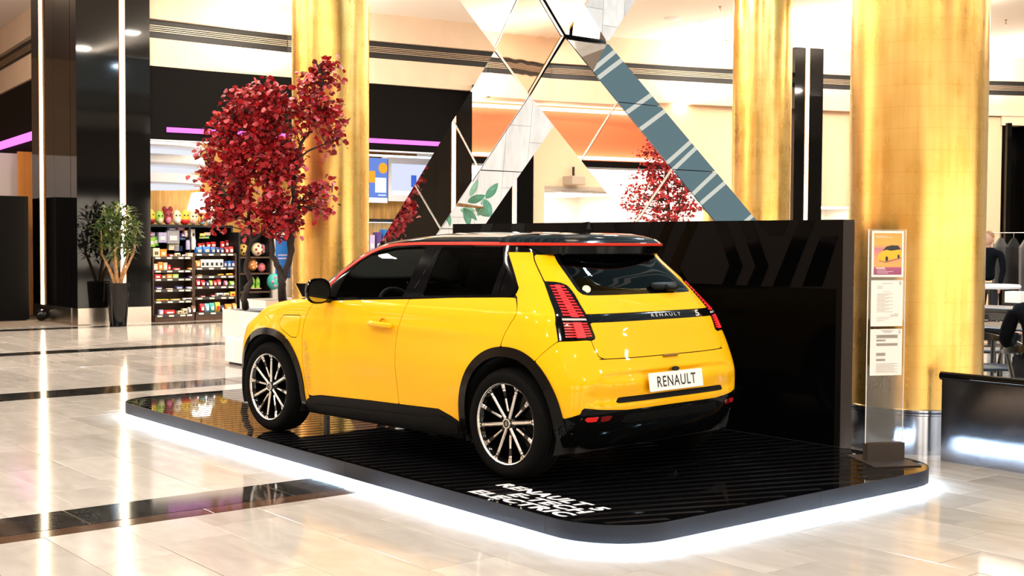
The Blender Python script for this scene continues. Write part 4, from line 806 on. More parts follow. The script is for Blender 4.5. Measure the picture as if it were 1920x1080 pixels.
ws = lambda x, y, z: np.maximum.reduce([1.22 - x, np.abs(y) - np.maximum(W0(z) - .085, .05), 1.03 - z, z - 1.44])
f_roof = lambda x, y, z: np.maximum.reduce([np.minimum(-C_hi(x, z), 5 + 0 * x), -ws(x, y, z), 1.0 - z])
roof = link('roof', panel_mesh('roof', lambda x, y, z: np.where(x > 1.965, np.maximum.reduce([1.0 - z, -ws(x, y, z)]), f_roof(x, y, z)), GLOSSBLK, .001, .015), car); roof['label'] = 'gloss black roof'
ws_o = link('windscreen', panel_mesh('windscreen', ws, GLASSF, -.003, 0), car)
link('roof_edge', panel_mesh('roof_edge', lambda x, y, z: np.maximum.reduce([z - 1.4025, np.where(R_gate(y, z) < 0, 1.347, 1.3615) - z, x - .252]), GLOSSBLK, .001, .012), car)
# shadow-gap shell under the outer skin
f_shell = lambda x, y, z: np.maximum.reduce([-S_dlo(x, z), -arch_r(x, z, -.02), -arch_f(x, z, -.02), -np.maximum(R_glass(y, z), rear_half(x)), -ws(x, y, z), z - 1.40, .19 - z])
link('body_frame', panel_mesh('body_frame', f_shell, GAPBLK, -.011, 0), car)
link('headliner', panel_mesh('headliner', lambda x, y, z: np.maximum.reduce([1.405 - z, -ws(x, y, z)]), LTINT, -.03, 0), car)
# sills and arch cladding
pair('side_sill', left(lambda x, y, z: np.maximum.reduce([z - sill_z(x) + .001, .19 - z, -arch_r(x, z, .0), -arch_f(x, z, .0), .36 - x, x - 2.12])), SATBLK, car, car, .006, .03)
pair('sill_blade', left(lambda x, y, z: np.maximum.reduce([z - np.interp(x, [.42, .60, .72, 2.0], [.27, .322, .300, .262]), np.interp(x, [.42, .6, 2.0], [.235, .20, .21]) - z, .44 - x, x - 1.95])), SATBLK, car, car, .016, .02)
for nm, A, g in (('rear', arch_r, -.058), ('front', arch_f, -.048)):
    pair('wheel_arch_trim', left(lambda x, y, z, A=A, g=g: np.maximum.reduce([A(x, z) - .001, -A(x, z, g), .235 - z])), TRIMBLK, car, car, .009, .03)
# wheel wells and floor
for cx in (0, 2.54):
    for sg in (1, -1):
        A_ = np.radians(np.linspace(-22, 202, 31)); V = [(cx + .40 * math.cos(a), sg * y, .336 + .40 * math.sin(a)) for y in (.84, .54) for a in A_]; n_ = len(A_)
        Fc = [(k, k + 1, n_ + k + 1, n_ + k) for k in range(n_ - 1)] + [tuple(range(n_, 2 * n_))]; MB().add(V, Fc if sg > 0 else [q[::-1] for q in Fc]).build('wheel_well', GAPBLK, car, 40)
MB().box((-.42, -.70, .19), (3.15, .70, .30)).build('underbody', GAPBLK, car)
# spoiler
def outline(ins):
    P = []; yt = .545 - ins
    for k in range(25):
        y = -yt + 2 * yt * k / 24; P.append((-.135 + .26 * (y) ** 2 + ins * 1.1 + .03 * max(0, abs(y / yt) - .9) * 10 * .5, y))
    P += [(.12, .622 - ins), (.30, .636 - ins), (.30, -.636 + ins), (.12, -.622 + ins)]
    return P
sp = MB(); lev = [(1.474, .16), (1.462, .09), (1.440, .024), (1.422, .004), (1.4195, 0)]; V = []; n = len(outline(0))
for z, i in lev: V += [(x, y, z + .010 * (1 - (y / .6) ** 2) * (z > 1.43)) for x, y in outline(i)]
sp.add(V, [(l * n + (i + 1) % n, l * n + i, (l + 1) * n + i, (l + 1) * n + (i + 1) % n) for l in range(len(lev) - 1) for i in range(n)] + [tuple(range(n))])
spo = sp.build('spoiler', GLOSSBLK, car, 50)
def band(name, lev, m, par):
    b = MB(); V = []
    for z, i in lev: V += [(x, y, z) for x, y in outline(i)]
    b.add(V, [(l * n + (i + 1) % n, l * n + i, (l + 1) * n + i, (l + 1) * n + (i + 1) % n) for l in range(len(lev) - 1) for i in range(n)]); return b.build(name, m, par, 50)
band('spoiler_trim', [(1.4195, -.001), (1.4185, -.0035), (1.4025, -.0035), (1.4015, 0)], REDSTRIP, spo)
band('spoiler_fascia', [(1.4015, .004), (1.398, .010), (1.352, .016), (1.340, .035), (1.322, .16)], TRIMBLK, spo)
MB().add([(-.123 + .26 * y * y + o, y, z) for y in np.linspace(-.17, .17, 9) for z, o in ((1.392, .0), (1.378, .004))], [(2 * i, 2 * i + 1, 2 * i + 3, 2 * i + 2) for i in range(8)]).build('brake_light', DKRED, spo)
# antenna fin
fin = MB(); V = []
for k in range(9):
    t = k / 8; x = .38 - .25 * t; h = .066 * (math.sin(t * 1.45)) ** .8 + .004; w_ = .026 * (math.sin(min(1, t * 1.6) * 1.3)) + .006
    V += [(x, -w_, 1.487), (x - .01, -.006, 1.487 + h), (x - .01, .006, 1.487 + h), (x, w_, 1.487)]
fin.add(V, [(4 * k + i, 4 * k + i + 1, 4 * k + 5 + i, 4 * k + 4 + i) for k in range(8) for i in range(3)] + [(0, 3, 2, 1), (32, 33, 34, 35)])
fin.build('antenna_fin', GLOSSBLK, car, 50)
# wiper
wp = MB().rbox((-.14, -.028, -.012), (.12, .028, .016), .02).rbox((-.02, -.045, -.01), (.075, -.0, .026), .015)
o = wp.build('rear_wiper', SATBLK, gate, 50); o.matrix_local = Matrix.Translation((surf_x(-.22, 1.147) - .022, -.23, 1.147)) @ Matrix(((0, .72, -.69, 0), (-1, 0, 0, 0), (0, .69, .72, 0), (0, 0, 0, 1)))
s = MB().lathe([(0, .001), (.026, .001), (.026, 0)], 24).build('round_sticker', mat('sticker_cream', (.75, .68, .5), .5), gate); s.matrix_local = Matrix.Translation((surf_x(.468, 1.142) - .016, .468, 1.142)) @ Matrix.Rotation(math.radians(-52), 4, 'Y') @ Matrix.Rotation(math.radians(-30), 4, 'X')
# door furniture
for d, sg in ((dfl, 1), (dfr, -1)):
    hb = MB().rbox((-.127, -.019, -.014), (.127, .019, .012), .018, seg=4).build('door_handle', PAINT, d, 50); hb.location = (1.195, sg * .876, .867); hb.rotation_euler = (math.pi / 2 * -sg, -.02, 0)
    dish = MB().lathe([(0, -.012), (.03, -.009), (.041, .001)], 28).build('handle_recess', mat('shaded_paint', (.62, .31, .002), .4), d, 60); dish.location = (1.190, sg * .8535, .870); dish.rotation_euler = (math.pi / 2 * -sg, 0, 0)  # hollow in a deeper yellow: its shade is put into the colour
g5 = fit_text('5', .040, .072, (2.078, .8735, .640), (-1, 0, 0), (0, .04, 1), GFX, dfl, 'door_graphic')
lines = MB()
for k in range(16):
    z = .615 - k * .0165; lines.box((2.076 - .012 * (k % 3) - .05, .8735 - .0006 * k, z), (2.072 - .002 * k, .8745 - .0006 * k, z + .006))
tag(lines.build('door_graphic', GFX, dfl), None, None, None, 'stuff')
# mirrors
def mirror_part(sg):
    V = []; n_ = 18; R_ = 9
    for i in range(R_ + 1):
        t = i / R_
        for k in range(n_):
            a = 2 * math.pi * k / n_; prof = math.sin(math.pi * (.5 + .5 * t)) ** .55 if t < 1 else 0
            y = .104 * (abs(math.cos(a)) ** .75) * math.copysign(1, math.cos(a)); z = .090 * (abs(math.sin(a)) ** .8) * math.copysign(1, math.sin(a))
            V.append((.10 * t, sg * (y * prof - .012 * t), z * prof + .004 * t))
    b = MB().add(V, [(i * n_ + k, i * n_ + (k + 1) % n_, (i + 1) * n_ + (k + 1) % n_, (i + 1) * n_ + k) for i in range(R_) for k in range(n_)])
    b.add([(-.006, v[1] * .93, v[2] * .93) for v in V[:n_]] + [v for v in V[:n_]], [(k, (k + 1) % n_, n_ + (k + 1) % n_, n_ + k) for k in range(n_)])
    h = b.build('door_mirror', GLOSSBLK, car, 60, (1.775, sg * .955, 1.075), (0, 0, 0))
    MB().add([(-.007, v[1] * .86, v[2] * .86) for v in V[:n_]], [tuple(range(n_))]).build('mirror_glass', mat('mirror_glass', (.35, .38, .38), .02, metal=1.), h)
    MB().tube([(.06, -sg * .07, -.05), (.06, -sg * .10, -.062), (.05, -sg * .16, -.066)], [.022, .024, .028], 8).build('mirror_arm', GLOSSBLK, h, 60)
    MB().box((.0, -sg * .10 - .05, -.045), (.09, -sg * .10 + .05, -.040)).build('mirror_foot', GLOSSBLK, h)
mirror_part(1); mirror_part(-1)
# wheels
def wheel_meshes():
    D = {}
    p = [(.236, .075), (.246, .098), (.262, .105), (.290, .108), (.312, .100), (.327, .080), (.335, .050), (.336, 0), (.335, -.05), (.327, -.08), (.312, -.098), (.25, -.098)]
    D['tyre'] = MB().lathe([(r, z) for r, z in p], 72).mesh('tyre', RUBBER, 35)
    tr = MB()
    for k in range(4):
        zz = -.052 + k * .035; tr.lathe([(.3368, zz - .003), (.3372, zz), (.3368, zz + .003)], 72)
    D['tread'] = tr.mesh('tread_groove', GAPBLK, 60)
    D['rim'] = MB().lathe([(.2445, .099), (.2445, .088), (.232, .080), (.222, .06), (.215, -.02), (.225, -.09), (.24, -.098)], 72).mesh('rim', GLOSSBLK, 40)
    D['lip'] = MB().lathe([(.2355, .086), (.2370, .0975), (.2455, .1015), (.2465, .096)], 72).mesh('rim_lip', MACH, 60)
    D['disc'] = MB().lathe([(.07, -.02), (.16, -.02), (.16, -.03), (.07, -.03)], 40, closed=True).mesh('brake_disc', DISC, 40)
    D['hub'] = MB().lathe([(0, .088), (.026, .088), (.032, .083), (.050, .066), (.062, .03), (.066, -.02)], 40).mesh('hub', GLOSSBLK, 40)
    D['cap'] = MB().lathe([(.0235, .0885), (.0235, .0915), (.030, .0915), (.031, .086)], 36).mesh('hub_cap_ring', MACH, 50)
    def beam(r0, r1, w0, w1, z0, z1, th):
        return MB().add([(r0, -w0, z0), (r0, w0, z0), (r1, w1, z1), (r1, -w1, z1), (r0, -w0 - .006, z0 - th), (r0, w0 + .006, z0 - th), (r1, w1 + .005, z1 - th), (r1, -w1 - .005, z1 - th)], [(0, 3, 2, 1)[::-1], (4, 5, 6, 7), (0, 1, 5, 4)[::-1], (1, 2, 6, 5)[::-1], (2, 3, 7, 6)[::-1], (3, 0, 4, 7)[::-1]])
    D['spoke'] = beam(.028, .236, .013, .014, .074, .0875, .045).mesh('spoke', GLOSSBLK)
    D['face'] = beam(.030, .196, .0050, .0052, .0805, .0893, .006).mesh('spoke_face', MACH); D['dash'] = beam(.200, .214, .0052, .0052, .0899, .0906, .006).mesh('spoke_dash', MACH)
    for nm, sg_ in (('tri_a', 1), ('tri_b', -1)): D[nm] = MB().add([(.219, sg_ * .0045, .0925), (.236, sg_ * .0045, .0955), (.236, sg_ * .024, .0955), (.219, sg_ * .0045, .086), (.236, sg_ * .0045, .089), (.236, sg_ * .024, .089)], [(0, 1, 2), (3, 5, 4), (0, 3, 4, 1), (1, 4, 5, 2), (2, 5, 3, 0)]).mesh('spoke_tip', MACH)
    D['spoke2'] = beam(.040, .236, .008, .012, .060, .0865, .04).mesh('spoke', GLOSSBLK)
    D['face2'] = beam(.072, .150, .0034, .0036, .070, .079, .006).mesh('spoke_face', MACH); D['dash2'] = beam(.194, .206, .006, .006, .0868, .088, .006).mesh('spoke_dash', MACH)
    for nm, sg_ in (('bar_a', 1), ('bar_b', -1)): b_ = beam(.210, .236, .002, .0022, .0905, .095, .006); D[nm] = MB().add([(x, y + sg_ * .006, z) for x, y, z in b_.v], b_.f).mesh('spoke_tip', MACH)
    lg = MB()
    for pts in ([(0, .016), (.009, 0), (0, -.016), (-.009, 0)],):
        for a in range(4):
            p0, p1 = Vector(pts[a]), Vector(pts[(a + 1) % 4]); q0, q1 = p0 * .68, p1 * .68; lg.add([(*p0, .0892), (*p1, .0892), (*q1, .0892), (*q0, .0892)], [(0, 1, 2, 3)])
    D['logo'] = lg.mesh('hub_emblem', MACH)
    return D
WM = wheel_meshes()
for cx, a0 in ((0., 8.), (2.54, 23.)):
    for sg in (1, -1):
        w_ = bpy.data.objects.new('wheel', None); COL.objects.link(w_); w_.parent = car; w_.location = (cx, sg * .767, .336); w_.rotation_euler = (-sg * math.pi / 2, 0, 0); w_.empty_display_size = .1
        for k in ('tyre', 'tread', 'rim', 'lip', 'disc', 'hub', 'cap', 'logo'): link(WM[k].name.split('.')[0], WM[k], w_)
        for k in range(6):
            for nm, a in ((('spoke', 'face', 'dash', 'tri_a', 'tri_b'), 60 * k), (('spoke2', 'face2', 'dash2', 'bar_a', 'bar_b'), 60 * k + 30)):
                for q in nm: link(WM[q].name.split('.')[0], WM[q], w_, rot=(0, 0, math.radians(a + a0)))
# cabin
def seat(x, y, back=True):
    b = MB().rbox((-.25, -.25, 0), (.27, .25, .16), .08, seg=3); t = Matrix.Translation((-.22, 0, .12)) @ Matrix.Rotation(math.radians(-20), 4, 'Y'); b.rbox((-.07, -.25, 0), (.07, .25, .60), .06, mtx=t, seg=3)
    b.rbox((-.05, -.15, .60), (.06, .15, .80), .05, mtx=t, seg=3)
    return b.build('seat', GREYINT, car, 50, (x, y, .42))
seat(1.15, .37); seat(1.15, -.37)
bsx = MB().rbox((-.25, -.60, .40), (.25, .60, .62), .08, mtx=Matrix.Translation((.30, 0, 0))); t = Matrix.Translation((.06, 0, .55)) @ Matrix.Rotation(math.radians(-18), 4, 'Y'); bsx.rbox((-.07, -.60, 0), (.07, .60, .50), .05, mtx=t)
bsx.build('rear_bench', GREYINT, car, 50)
for y in (.36, 0, -.36): MB().rbox((-.05, -.12, 0), (.05, .12, .13), .04).build('headrest', GREYINT, car, 50, (-.10, y, 1.03))
MB().rbox((-.33, -.52, 1.02), (-.06, .52, 1.045), .02).build('parcel_shelf', DKINT, car)
dash = MB(); dash.rbox((1.78, -.72, .72), (2.20, .72, .985), .08); dash.build('dashboard', DKINT, car, 50)
MB().rbox((1.76, -.14, .985), (1.79, .16, 1.12), .01).build('centre_screen', GLOSSBLK, car)
MB().lathe([(.165 + .016 * math.cos(a), .016 * math.sin(a)) for a in np.linspace(0, 2 * math.pi, 9)[:-1]], 32, closed=True).build('steering_wheel', DKINT, car, 60, (1.62, .37, .93), (0, math.radians(-65), 0))

# ---------------------------------------------------------------- planters and red trees
def planter(x0, x1, y0, y1, h, label):
    t = thing('planter', label, 'planter', ((x0 + x1) / 2, (y0 + y1) / 2, 0)); w, d = (x1 - x0) / 2, (y1 - y0) / 2; th = .045
    b = MB()
    for lo, hi in (((-w, -d, h * .52), (w, -d + th, h)), ((-w, d - th, h * .52), (w, d, h)), ((-w, -d + th, h * .52), (-w + th, d - th, h)), ((w - th, -d + th, h * .52), (w, d - th, h))): b.box(lo, hi)
    b.build('upper_panel', WHITEM, t); i = .022
    MB().box((-w + i, -d + i, .035), (w - i, d - i, h * .505)).build('lower_panel', WHITEM, t); MB().box((-w + .06, -d + .06, 0), (w - .06, d - .06, .035)).build('plinth', TRACKBLK, t)
    s = MB()
    for lo, hi in (((-w + .004, -d + .004, h * .508), (w - .004, -d + .018, h * .518)), ((-w + .004, d - .018, h * .508), (w - .004, d - .004, h * .518)), ((w - .018, -d + .018, h * .508), (w - .004, d - .018, h * .518)), ((-w + .004, -d + .018, h * .508), (-w + .018, d - .018, h * .518))): s.box(lo, hi)
    s.build('light_line', glow('planter_glow', (1., .93, .82), 2.5), t)
    MB().box((-w + th, -d + th, h - .08), (w - th, d - th, h - .03)).build('soil', SOIL, t); return t
planter(6.75, 8.52, -2.42, -1.49, .685, 'white marble planter box in front of the gold column, nearest to the car'); yP = onX(450, 570, 9.9).y; planter(9.15, 9.9, yP - 1.2, yP, .735, 'white planter box standing behind the first planter')
def leaf_mesh(nm, m, L=.075, W=.062, n=6):
    V = [(0, 0, 0)]; F_ = []
    for s in (1, -1):
        for k in range(1, n): t = k / n; V.append((L * t, s * W / 2 * math.sin(math.pi * t ** .85) ** .8, .012 * math.sin(math.pi * t) * (1 if s > 0 else 1) - .25 * W * math.sin(math.pi * t) * .25))
    V += [(L, 0, -.006)]; mid = [(L * k / n, 0, .006 * math.sin(math.pi * k / n)) for k in range(1, n)]; o = len(V); V += mid; tip = 1 + 2 * (n - 1)
    for s in (0, 1):
        b = 1 + s * (n - 1)
        for k in range(n - 2): q = (b + k, b + k + 1, o + k + 1, o + k); F_.append(q if s == 0 else q[::-1])
        for q in ((0, b, o), (b + n - 2, tip, o + n - 2)): F_.append(q if s == 0 else q[::-1])
    return MB().add(V, F_).mesh(nm, m)
LM = [leaf_mesh('leaf', m, .078 * k, .066 * k) for m, k in zip(LEAFS, (1., .95, 1.))]
def lump(me): a = np.empty(len(me.vertices) * 3); me.vertices.foreach_get('co', a); return a.reshape(-1, 3), [tuple(p.vertices) for p in me.polygons]
LARR = [lump(m) for m in LM]
def tree(name, label, base, stems, blobs, n_leaf, n_part, seed, cat='tree', lean=None, leafscale=1.):
    R = random.Random(seed); t = thing(name, label, cat, base); bx = Vector(base); tk = MB(); skel = []
    for pts, r0, r1 in stems:
        P = [Vector(p) - bx for p in pts]; Q = []
        for i in range(len(P) - 1):
            p0, p1, p2, p3 = P[max(i - 1, 0)], P[i], P[i + 1], P[min(i + 2, len(P) - 1)]
            for k in range(5):
                s = k / 5; q = .5 * ((2 * p1) + (p2 - p0) * s + (2 * p0 - 5 * p1 + 4 * p2 - p3) * s * s + (-p0 + 3 * p1 - 3 * p2 + p3) * s ** 3); Q.append(q + Vector((R.uniform(-1, 1), R.uniform(-1, 1), 0)) * .014)
        Q.append(P[-1]); n = len(Q); tk.tube(Q, [r0 + (r1 - r0) * (i / (n - 1)) ** .7 for i in range(n)], 8); skel += Q[n // 3:]
    tk.build('trunk', BARK, t, 60)
    tw = MB(); ends = []
    tot = sum(b[2] for b in blobs)
    for c, rad, wgt in blobs:
        c = Vector(c) - bx; nb = max(6, int(n_leaf * wgt / tot / 13))
        for _ in range(nb):
            while True:
                v = Vector((R.uniform(-1, 1), R.uniform(-1, 1), R.uniform(-1, 1)))
                if .3 < v.length < 1.08: break
            e = c + Vector((v.x * rad[0], v.y * rad[1], v.z * rad[2])); s = min(skel, key=lambda q: (q - e).length + max(0, q.z - e.z) * 1.2)
            m = s.lerp(e, .5) + Vector((R.uniform(-.05, .05), R.uniform(-.05, .05), .04)); tw.tube([s, m, e], [.009, .006, .003], 4, cap=False); ends.append((m, e))
    tag(tw.build('twigs', BARK, t), kind='stuff')
    leaves = []; per = n_leaf / len(ends)
    for m, e in ends:
        for _ in range(int(per + R.random())):
            s = R.random() ** .7; p = m.lerp(e, s) + Vector((R.gauss(0, .045), R.gauss(0, .045), R.gauss(0, .045))); leaves.append(p)
    def rotm(p):
        a = R.uniform(0, 2 * math.pi); return Matrix.Rotation(a, 4, 'Z') @ Matrix.Rotation(R.uniform(-.9, 1.1), 4, 'Y') @ Matrix.Rotation(R.uniform(-1.2, 1.2), 4, 'X')
    cam_l = CAM_POS - bx; leaves.sort(key=lambda p: (p - cam_l).length); rest = MB(); step = max(1, len(leaves) // 2 // max(1, n_part)) if n_part else 1; cnt = 0
    for i, p in enumerate(leaves):
        k = R.choice((0, 0, 0, 1, 1, 2)); M = Matrix.Translation(p) @ rotm(p) @ Matrix.Scale(R.uniform(.72, 1.15) * leafscale, 4)
        if n_part and cnt < n_part and i % step == 0: o = link('leaf', LM[k], t); o.matrix_local = M; cnt += 1
        else:
            A, Fc = LARR[k]; m3_ = np.array(M.to_3x3()); rest.add((A @ m3_.T + np.array(M.translation)).tolist(), Fc, k)
    tag(rest.build('foliage', LEAFS, t), kind='stuff'); return t
DA = 15.2
at = lambda u, v, d=DA: CAM_POS + ray(u, v) * d
zr = Vector((0, 0, 1)); px = DA / FPX
def blob(u, v, ru, rv, w, dd=0., rd=None): return (at(u, v, DA + dd), (ru * px, (rd or ru) * px * .85, rv * px), w)
bA = onZ(462, 582, .65)
tree('red_tree', 'red leaved tree with a crooked slim trunk, left of the two beside the gold column', bA, [([bA, at(458, 555), at(468, 530), at(462, 500), at(470, 455), at(466, 400), at(448, 330), at(430, 240)], .05, .014), ([at(470, 455), at(500, 420), at(505, 340, DA + .2), at(510, 200, DA + .2)], .024, .01), ([at(466, 420), at(430, 370, DA - .2), at(395, 320, DA - .2)], .02, .008)],
     [blob(455, 250, 62, 85, 2.6), blob(420, 330, 62, 95, 3.), blob(480, 350, 70, 85, 3.), blob(500, 205, 52, 62, 2.2), blob(395, 400, 34, 34, .7)], 3500, 230, 11)
bB = onZ(531, 586, .65)
tree('red_tree', 'red leaved tree with forked trunk standing against the gold column', bB, [([bB, at(529, 540), at(525, 510), at(510, 470), at(505, 400), at(490, 250), at(492, 170)], .062, .014), ([at(528, 530), at(544, 480), at(548, 420), at(552, 340), at(560, 280), at(592, 225), at(605, 150), at(590, 115)], .045, .01), ([at(556, 300), at(585, 280), at(625, 265)], .018, .006), ([at(550, 420), at(570, 370), at(615, 350)], .016, .006), ([at(535, 520), at(541, 470), at(535, 430, DA + .2)], .03, .012)],
     [blob(515, 270, 62, 100, 2.6), blob(540, 340, 58, 85, 2.), blob(600, 170, 48, 66, 1.15), blob(616, 240, 38, 42, .75), blob(565, 190, 34, 60, .7), blob(606, 370, 36, 36, .62), blob(630, 205, 34, 22, .35), blob(525, 420, 45, 25, .7)], 2500, 70, 12)
# a third tree stands opposite, seen only in the mirrored cross
tree('red_tree', 'red leaved tree on the opposite side of the hall, seen in the mirrored cross', (12.3, 8.1, .6), [([(12.3, 8.1, .6), (12.35, 8.15, 1.4), (12.2, 8.1, 2.4), (12.3, 8., 3.4)], .06, .015), ([(12.32, 8.12, 1.3), (11.9, 8., 2.0), (11.6, 7.9, 2.8)], .03, .01)], [((12.3, 8.1, 2.35), (1.05, 1., .8), 3), ((12.2, 8.05, 3.15), (.6, .6, .7), 2)], 2600, 0, 13)
planter(11.4, 13.2, 7.65, 8.55, .65, 'white planter under the tree opposite, seen in the mirrors')
# ---------------------------------------------------------------- potted plant by the pillar
pp = thing('potted_plant', 'green bushy plant in a tall tapered black pot before the black pillar', 'plant', (15.93, -3.06, 0))
MB().lathe([(0, 0), (.145, 0), (.15, .02), (.205, .74), (.208, .77), (.192, .77), (.185, .72), (0, .72)], 36).build('pot', LACQ, pp, 40); MB().lathe([(0, .725), (.183, .722)], 24).build('soil', SOIL, pp)
st = MB(); R = random.Random(5); tips = []
for k in range(5):
    a = k * 1.3; r = .10 + .05 * R.random(); p = [Vector((.04 * math.cos(a), .04 * math.sin(a), .72)), Vector((r * math.cos(a), r * math.sin(a), 1.0)), Vector((r * 2.0 * math.cos(a), r * 2.0 * math.sin(a), 1.3)), Vector((r * 2.2 * math.cos(a + .3), r * 2.2 * math.sin(a + .3), 1.7))]
    st.tube(p, [.032, .026, .02, .01], 7); tips += [p[2], p[3], (p[2] + p[3]) / 2]
st.build('stems', TANBARK, pp, 60); lf = MB()
def blade(mb, p, d, L, W, mi, sag=.25):
    d = d.normalized(); s = d.cross(Vector((0, 0, 1))); s = s.normalized() if s.length > .01 else Vector((1, 0, 0)); n = 5; V = []
    for k in range(n + 1): t = k / n; c = p + d * L * t - Vector((0, 0, sag * L * t * t)); w = W * math.sin(math.pi * (.06 + .94 * t) ** .8) + .001; V += [c - s * w / 2, c + Vector((0, 0, w * .12)), c + s * w / 2]
    mb.add(V, [(3 * k + i, 3 * k + i + 1, 3 * k + 4 + i, 3 * k + 3 + i) for k in range(n) for i in range(2)], mi)
for _ in range(700):
    while True:
        v = Vector((R.uniform(-1, 1), R.uniform(-1, 1), R.uniform(-1, 1)))
        if v.length < 1: break
    c = Vector((v.x * .40, v.y * .40 + .0, 1.66 + v.z * .54)); blade(lf, c, Vector((v.x + R.gauss(0, .4), v.y + R.gauss(0, .4), .5 + R.gauss(0, .5))), R.uniform(.12, .2), .046, R.choice((0, 0, 1, 2)), .3)
tag(lf.build('foliage', GREENS, pp), kind='stuff')
# leafy plants behind the display wall
sp = thing('potted_plant', 'small spiky green plant rising just above the black display wall', 'plant', (4.35, -2.9, 0)); p = at(958, 416, 12.2); sp.location = (p.x, p.y, 0)
MB().lathe([(0, 0), (.12, 0), (.18, 1.45), (.165, 1.45), (.16, 1.40), (0, 1.40)], 24).build('pot', LACQ, sp, 40); lf = MB()
for k in range(20): a = k * 2.4; blade(lf, Vector((0, 0, 1.42)), Vector((math.cos(a), math.sin(a), 1.1 + .8 * (k % 3))), .30 + .08 * (k % 4), .030, 1 if k % 3 else 0, .35)
lf.build('leaves', GREENS, sp)
bp_ = thing('potted_plant', 'broad leaved green plant behind the display wall, mirrored in the left leg of the cross', 'plant', (5.2, -3.55, 0)); MB().lathe([(0, 0), (.14, 0), (.18, .32), (.165, .32), (.16, .28), (0, .28)], 24).build('pot', LACQ, bp_, 40)
LG = leaf_mesh('leaf', mat('broad_leaf', (.10, .26, .15), .3, var=.3, scale=10, stretch=(1, 4, 1)), .24, .10, 8)
for k in range(14): o = link('leaf', LG, bp_, (R.uniform(-.12, .12), R.uniform(-.12, .12), .60 + .048 * k), (R.uniform(-.5, .5), R.uniform(-.9, .1), k * 2.4))
MB().tube([(0, 0, .25), (.02, 0, .7), (0, .02, 1.25)], [.03, .025, .012]).build('stem', TANBARK, bp_)
# ---------------------------------------------------------------- information stand
p0, p1 = onZ(1622, 863, .137), onZ(1691, 860, .137); ctr = (p0 + p1) / 2; dx = (p1 - p0); wd_ = dx.length; ang = math.atan2(dx.y, dx.x)
st = thing('information_stand', 'clear acrylic information stand with three printed sheets on the platform corner', 'stand', (ctr.x, ctr.y, .1302), ang)
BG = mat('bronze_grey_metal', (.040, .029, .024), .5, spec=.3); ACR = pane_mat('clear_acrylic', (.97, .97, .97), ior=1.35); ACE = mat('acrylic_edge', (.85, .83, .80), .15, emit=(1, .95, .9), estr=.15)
cs = [onZ(u, v, .134) for u, v in ((1588, 853), (1640, 876), (1728, 873))]; Mi = Matrix.Rotation(-ang, 4, 'Z') @ Matrix.Translation(-Vector((ctr.x, ctr.y, 0)))
C3 = [Mi @ c for c in cs]; C3.append(C3[0] + C3[2] - C3[1]); MB().prism([(c.x, c.y) for c in C3], 0, .006).build('base_plate', BG, st)
hw = wd_ / 2; MB().box((-hw, -.03, .006), (hw, .03, .118)).build('holder', BG, st)
HT = at(1655, 430, (ctr - CAM_POS).dot(CF)).z - .13
MB().box((-hw, -.004, .118), (hw, .004, HT)).build('acrylic_panel', ACR, st); MB().box((-hw - .0015, -.004, .118), (-hw, .004, HT)).box((hw, -.004, .118), (hw + .0015, .004, HT)).build('panel_edge', ACE, st)
dep = (ctr - CAM_POS).dot(CF); SGN = 1 if (Matrix.Rotation(ang, 3, 'Z') @ Vector((0, 1, 0))).dot(CAM_POS - ctr) > 0 else -1
def pz(v): return at(1655, v, dep).z - .1302
def sheet(u0, u1, v0, v1, name, m):
    s = 2 * hw / 69.; x0, x1 = -hw + (u0 - 1622) * s, -hw + (u1 - 1622) * s; z0, z1 = pz(v1), pz(v0); y = SGN * .0045
    o = MB().box((x0, min(y, y + SGN * .0012), z0), (x1, max(y, y + SGN * .0012), z1)).build(name, m, st); return o, x0, x1, z0, z1, y + SGN * .0012
PAPER = mat('paper', (.86, .80, .76), .6); PRT = mat('grey_print_ink', (.16, .13, .12), .6); PRL = mat('light_print_ink', (.36, .31, .28), .6)
def marks(parent, rects, m, y, name='print'):
    b = MB()
    for x0, x1, z0, z1 in rects: b.box((x0, min(y, y + SGN * .0006), z0), (x1, max(y, y + SGN * .0006), z1))
    return b.build(name, m, parent)
def logo(parent, x, z, s, m, y):
    b = MB(); P = [(0, 1.35), (.8, 0), (0, -1.35), (-.8, 0)]
    for i in range(4):
        a, c = P[i], P[(i + 1) % 4]; b.add([(x + a[0] * s, y, z + a[1] * s), (x + c[0] * s, y, z + c[1] * s), (x + c[0] * s * .6, y, z + c[1] * s * .62), (x + a[0] * s * .6, y, z + a[1] * s * .62)], [(0, 1, 2, 3) if SGN < 0 else (3, 2, 1, 0)])
    b.build('emblem', m, parent)
XR_ = Vector((1, 0, 0))
# poster with the car
o, x0, x1, z0, z1, y = sheet(1627, 1686.5, 433, 519, 'poster', PAPER); o['label'] = 'poster with a yellow car on an orange ground'
w, h = x1 - x0, z1 - z0; gx = lambda t: x0 + w * t; gz = lambda t: z0 + h * t
def pmat(c): return mat('poster_colour', c, .5)
m = bpy.data.materials.new('poster_ground'); m.use_nodes = True; nt = m.node_tree; b = nt.nodes['Principled BSDF']; tc = nt.nodes.new('ShaderNodeTexCoord'); se = nt.nodes.new('ShaderNodeSeparateXYZ'); nt.links.new(tc.outputs['Generated'], se.inputs[0]); rp = nt.nodes.new('ShaderNodeValToRGB'); nt.links.new(se.outputs[2], rp.inputs[0]); nt.links.new(rp.outputs[0], b.inputs['Base Color'])
e = rp.color_ramp.elements; e[0].position = 0; e[0].color = (.30, .06, .16, 1); e[1].position = 1; e[1].color = (.90, .36, .08, 1); 
for ps, c in ((.17, (.40, .09, .20, 1)), (.2, (.93, .40, .10, 1)), (.42, (.88, .33, .16, 1)), (.62, (.55, .20, .26, 1)), (.72, (.92, .42, .08, 1))): q = e.new(ps); q.color = c
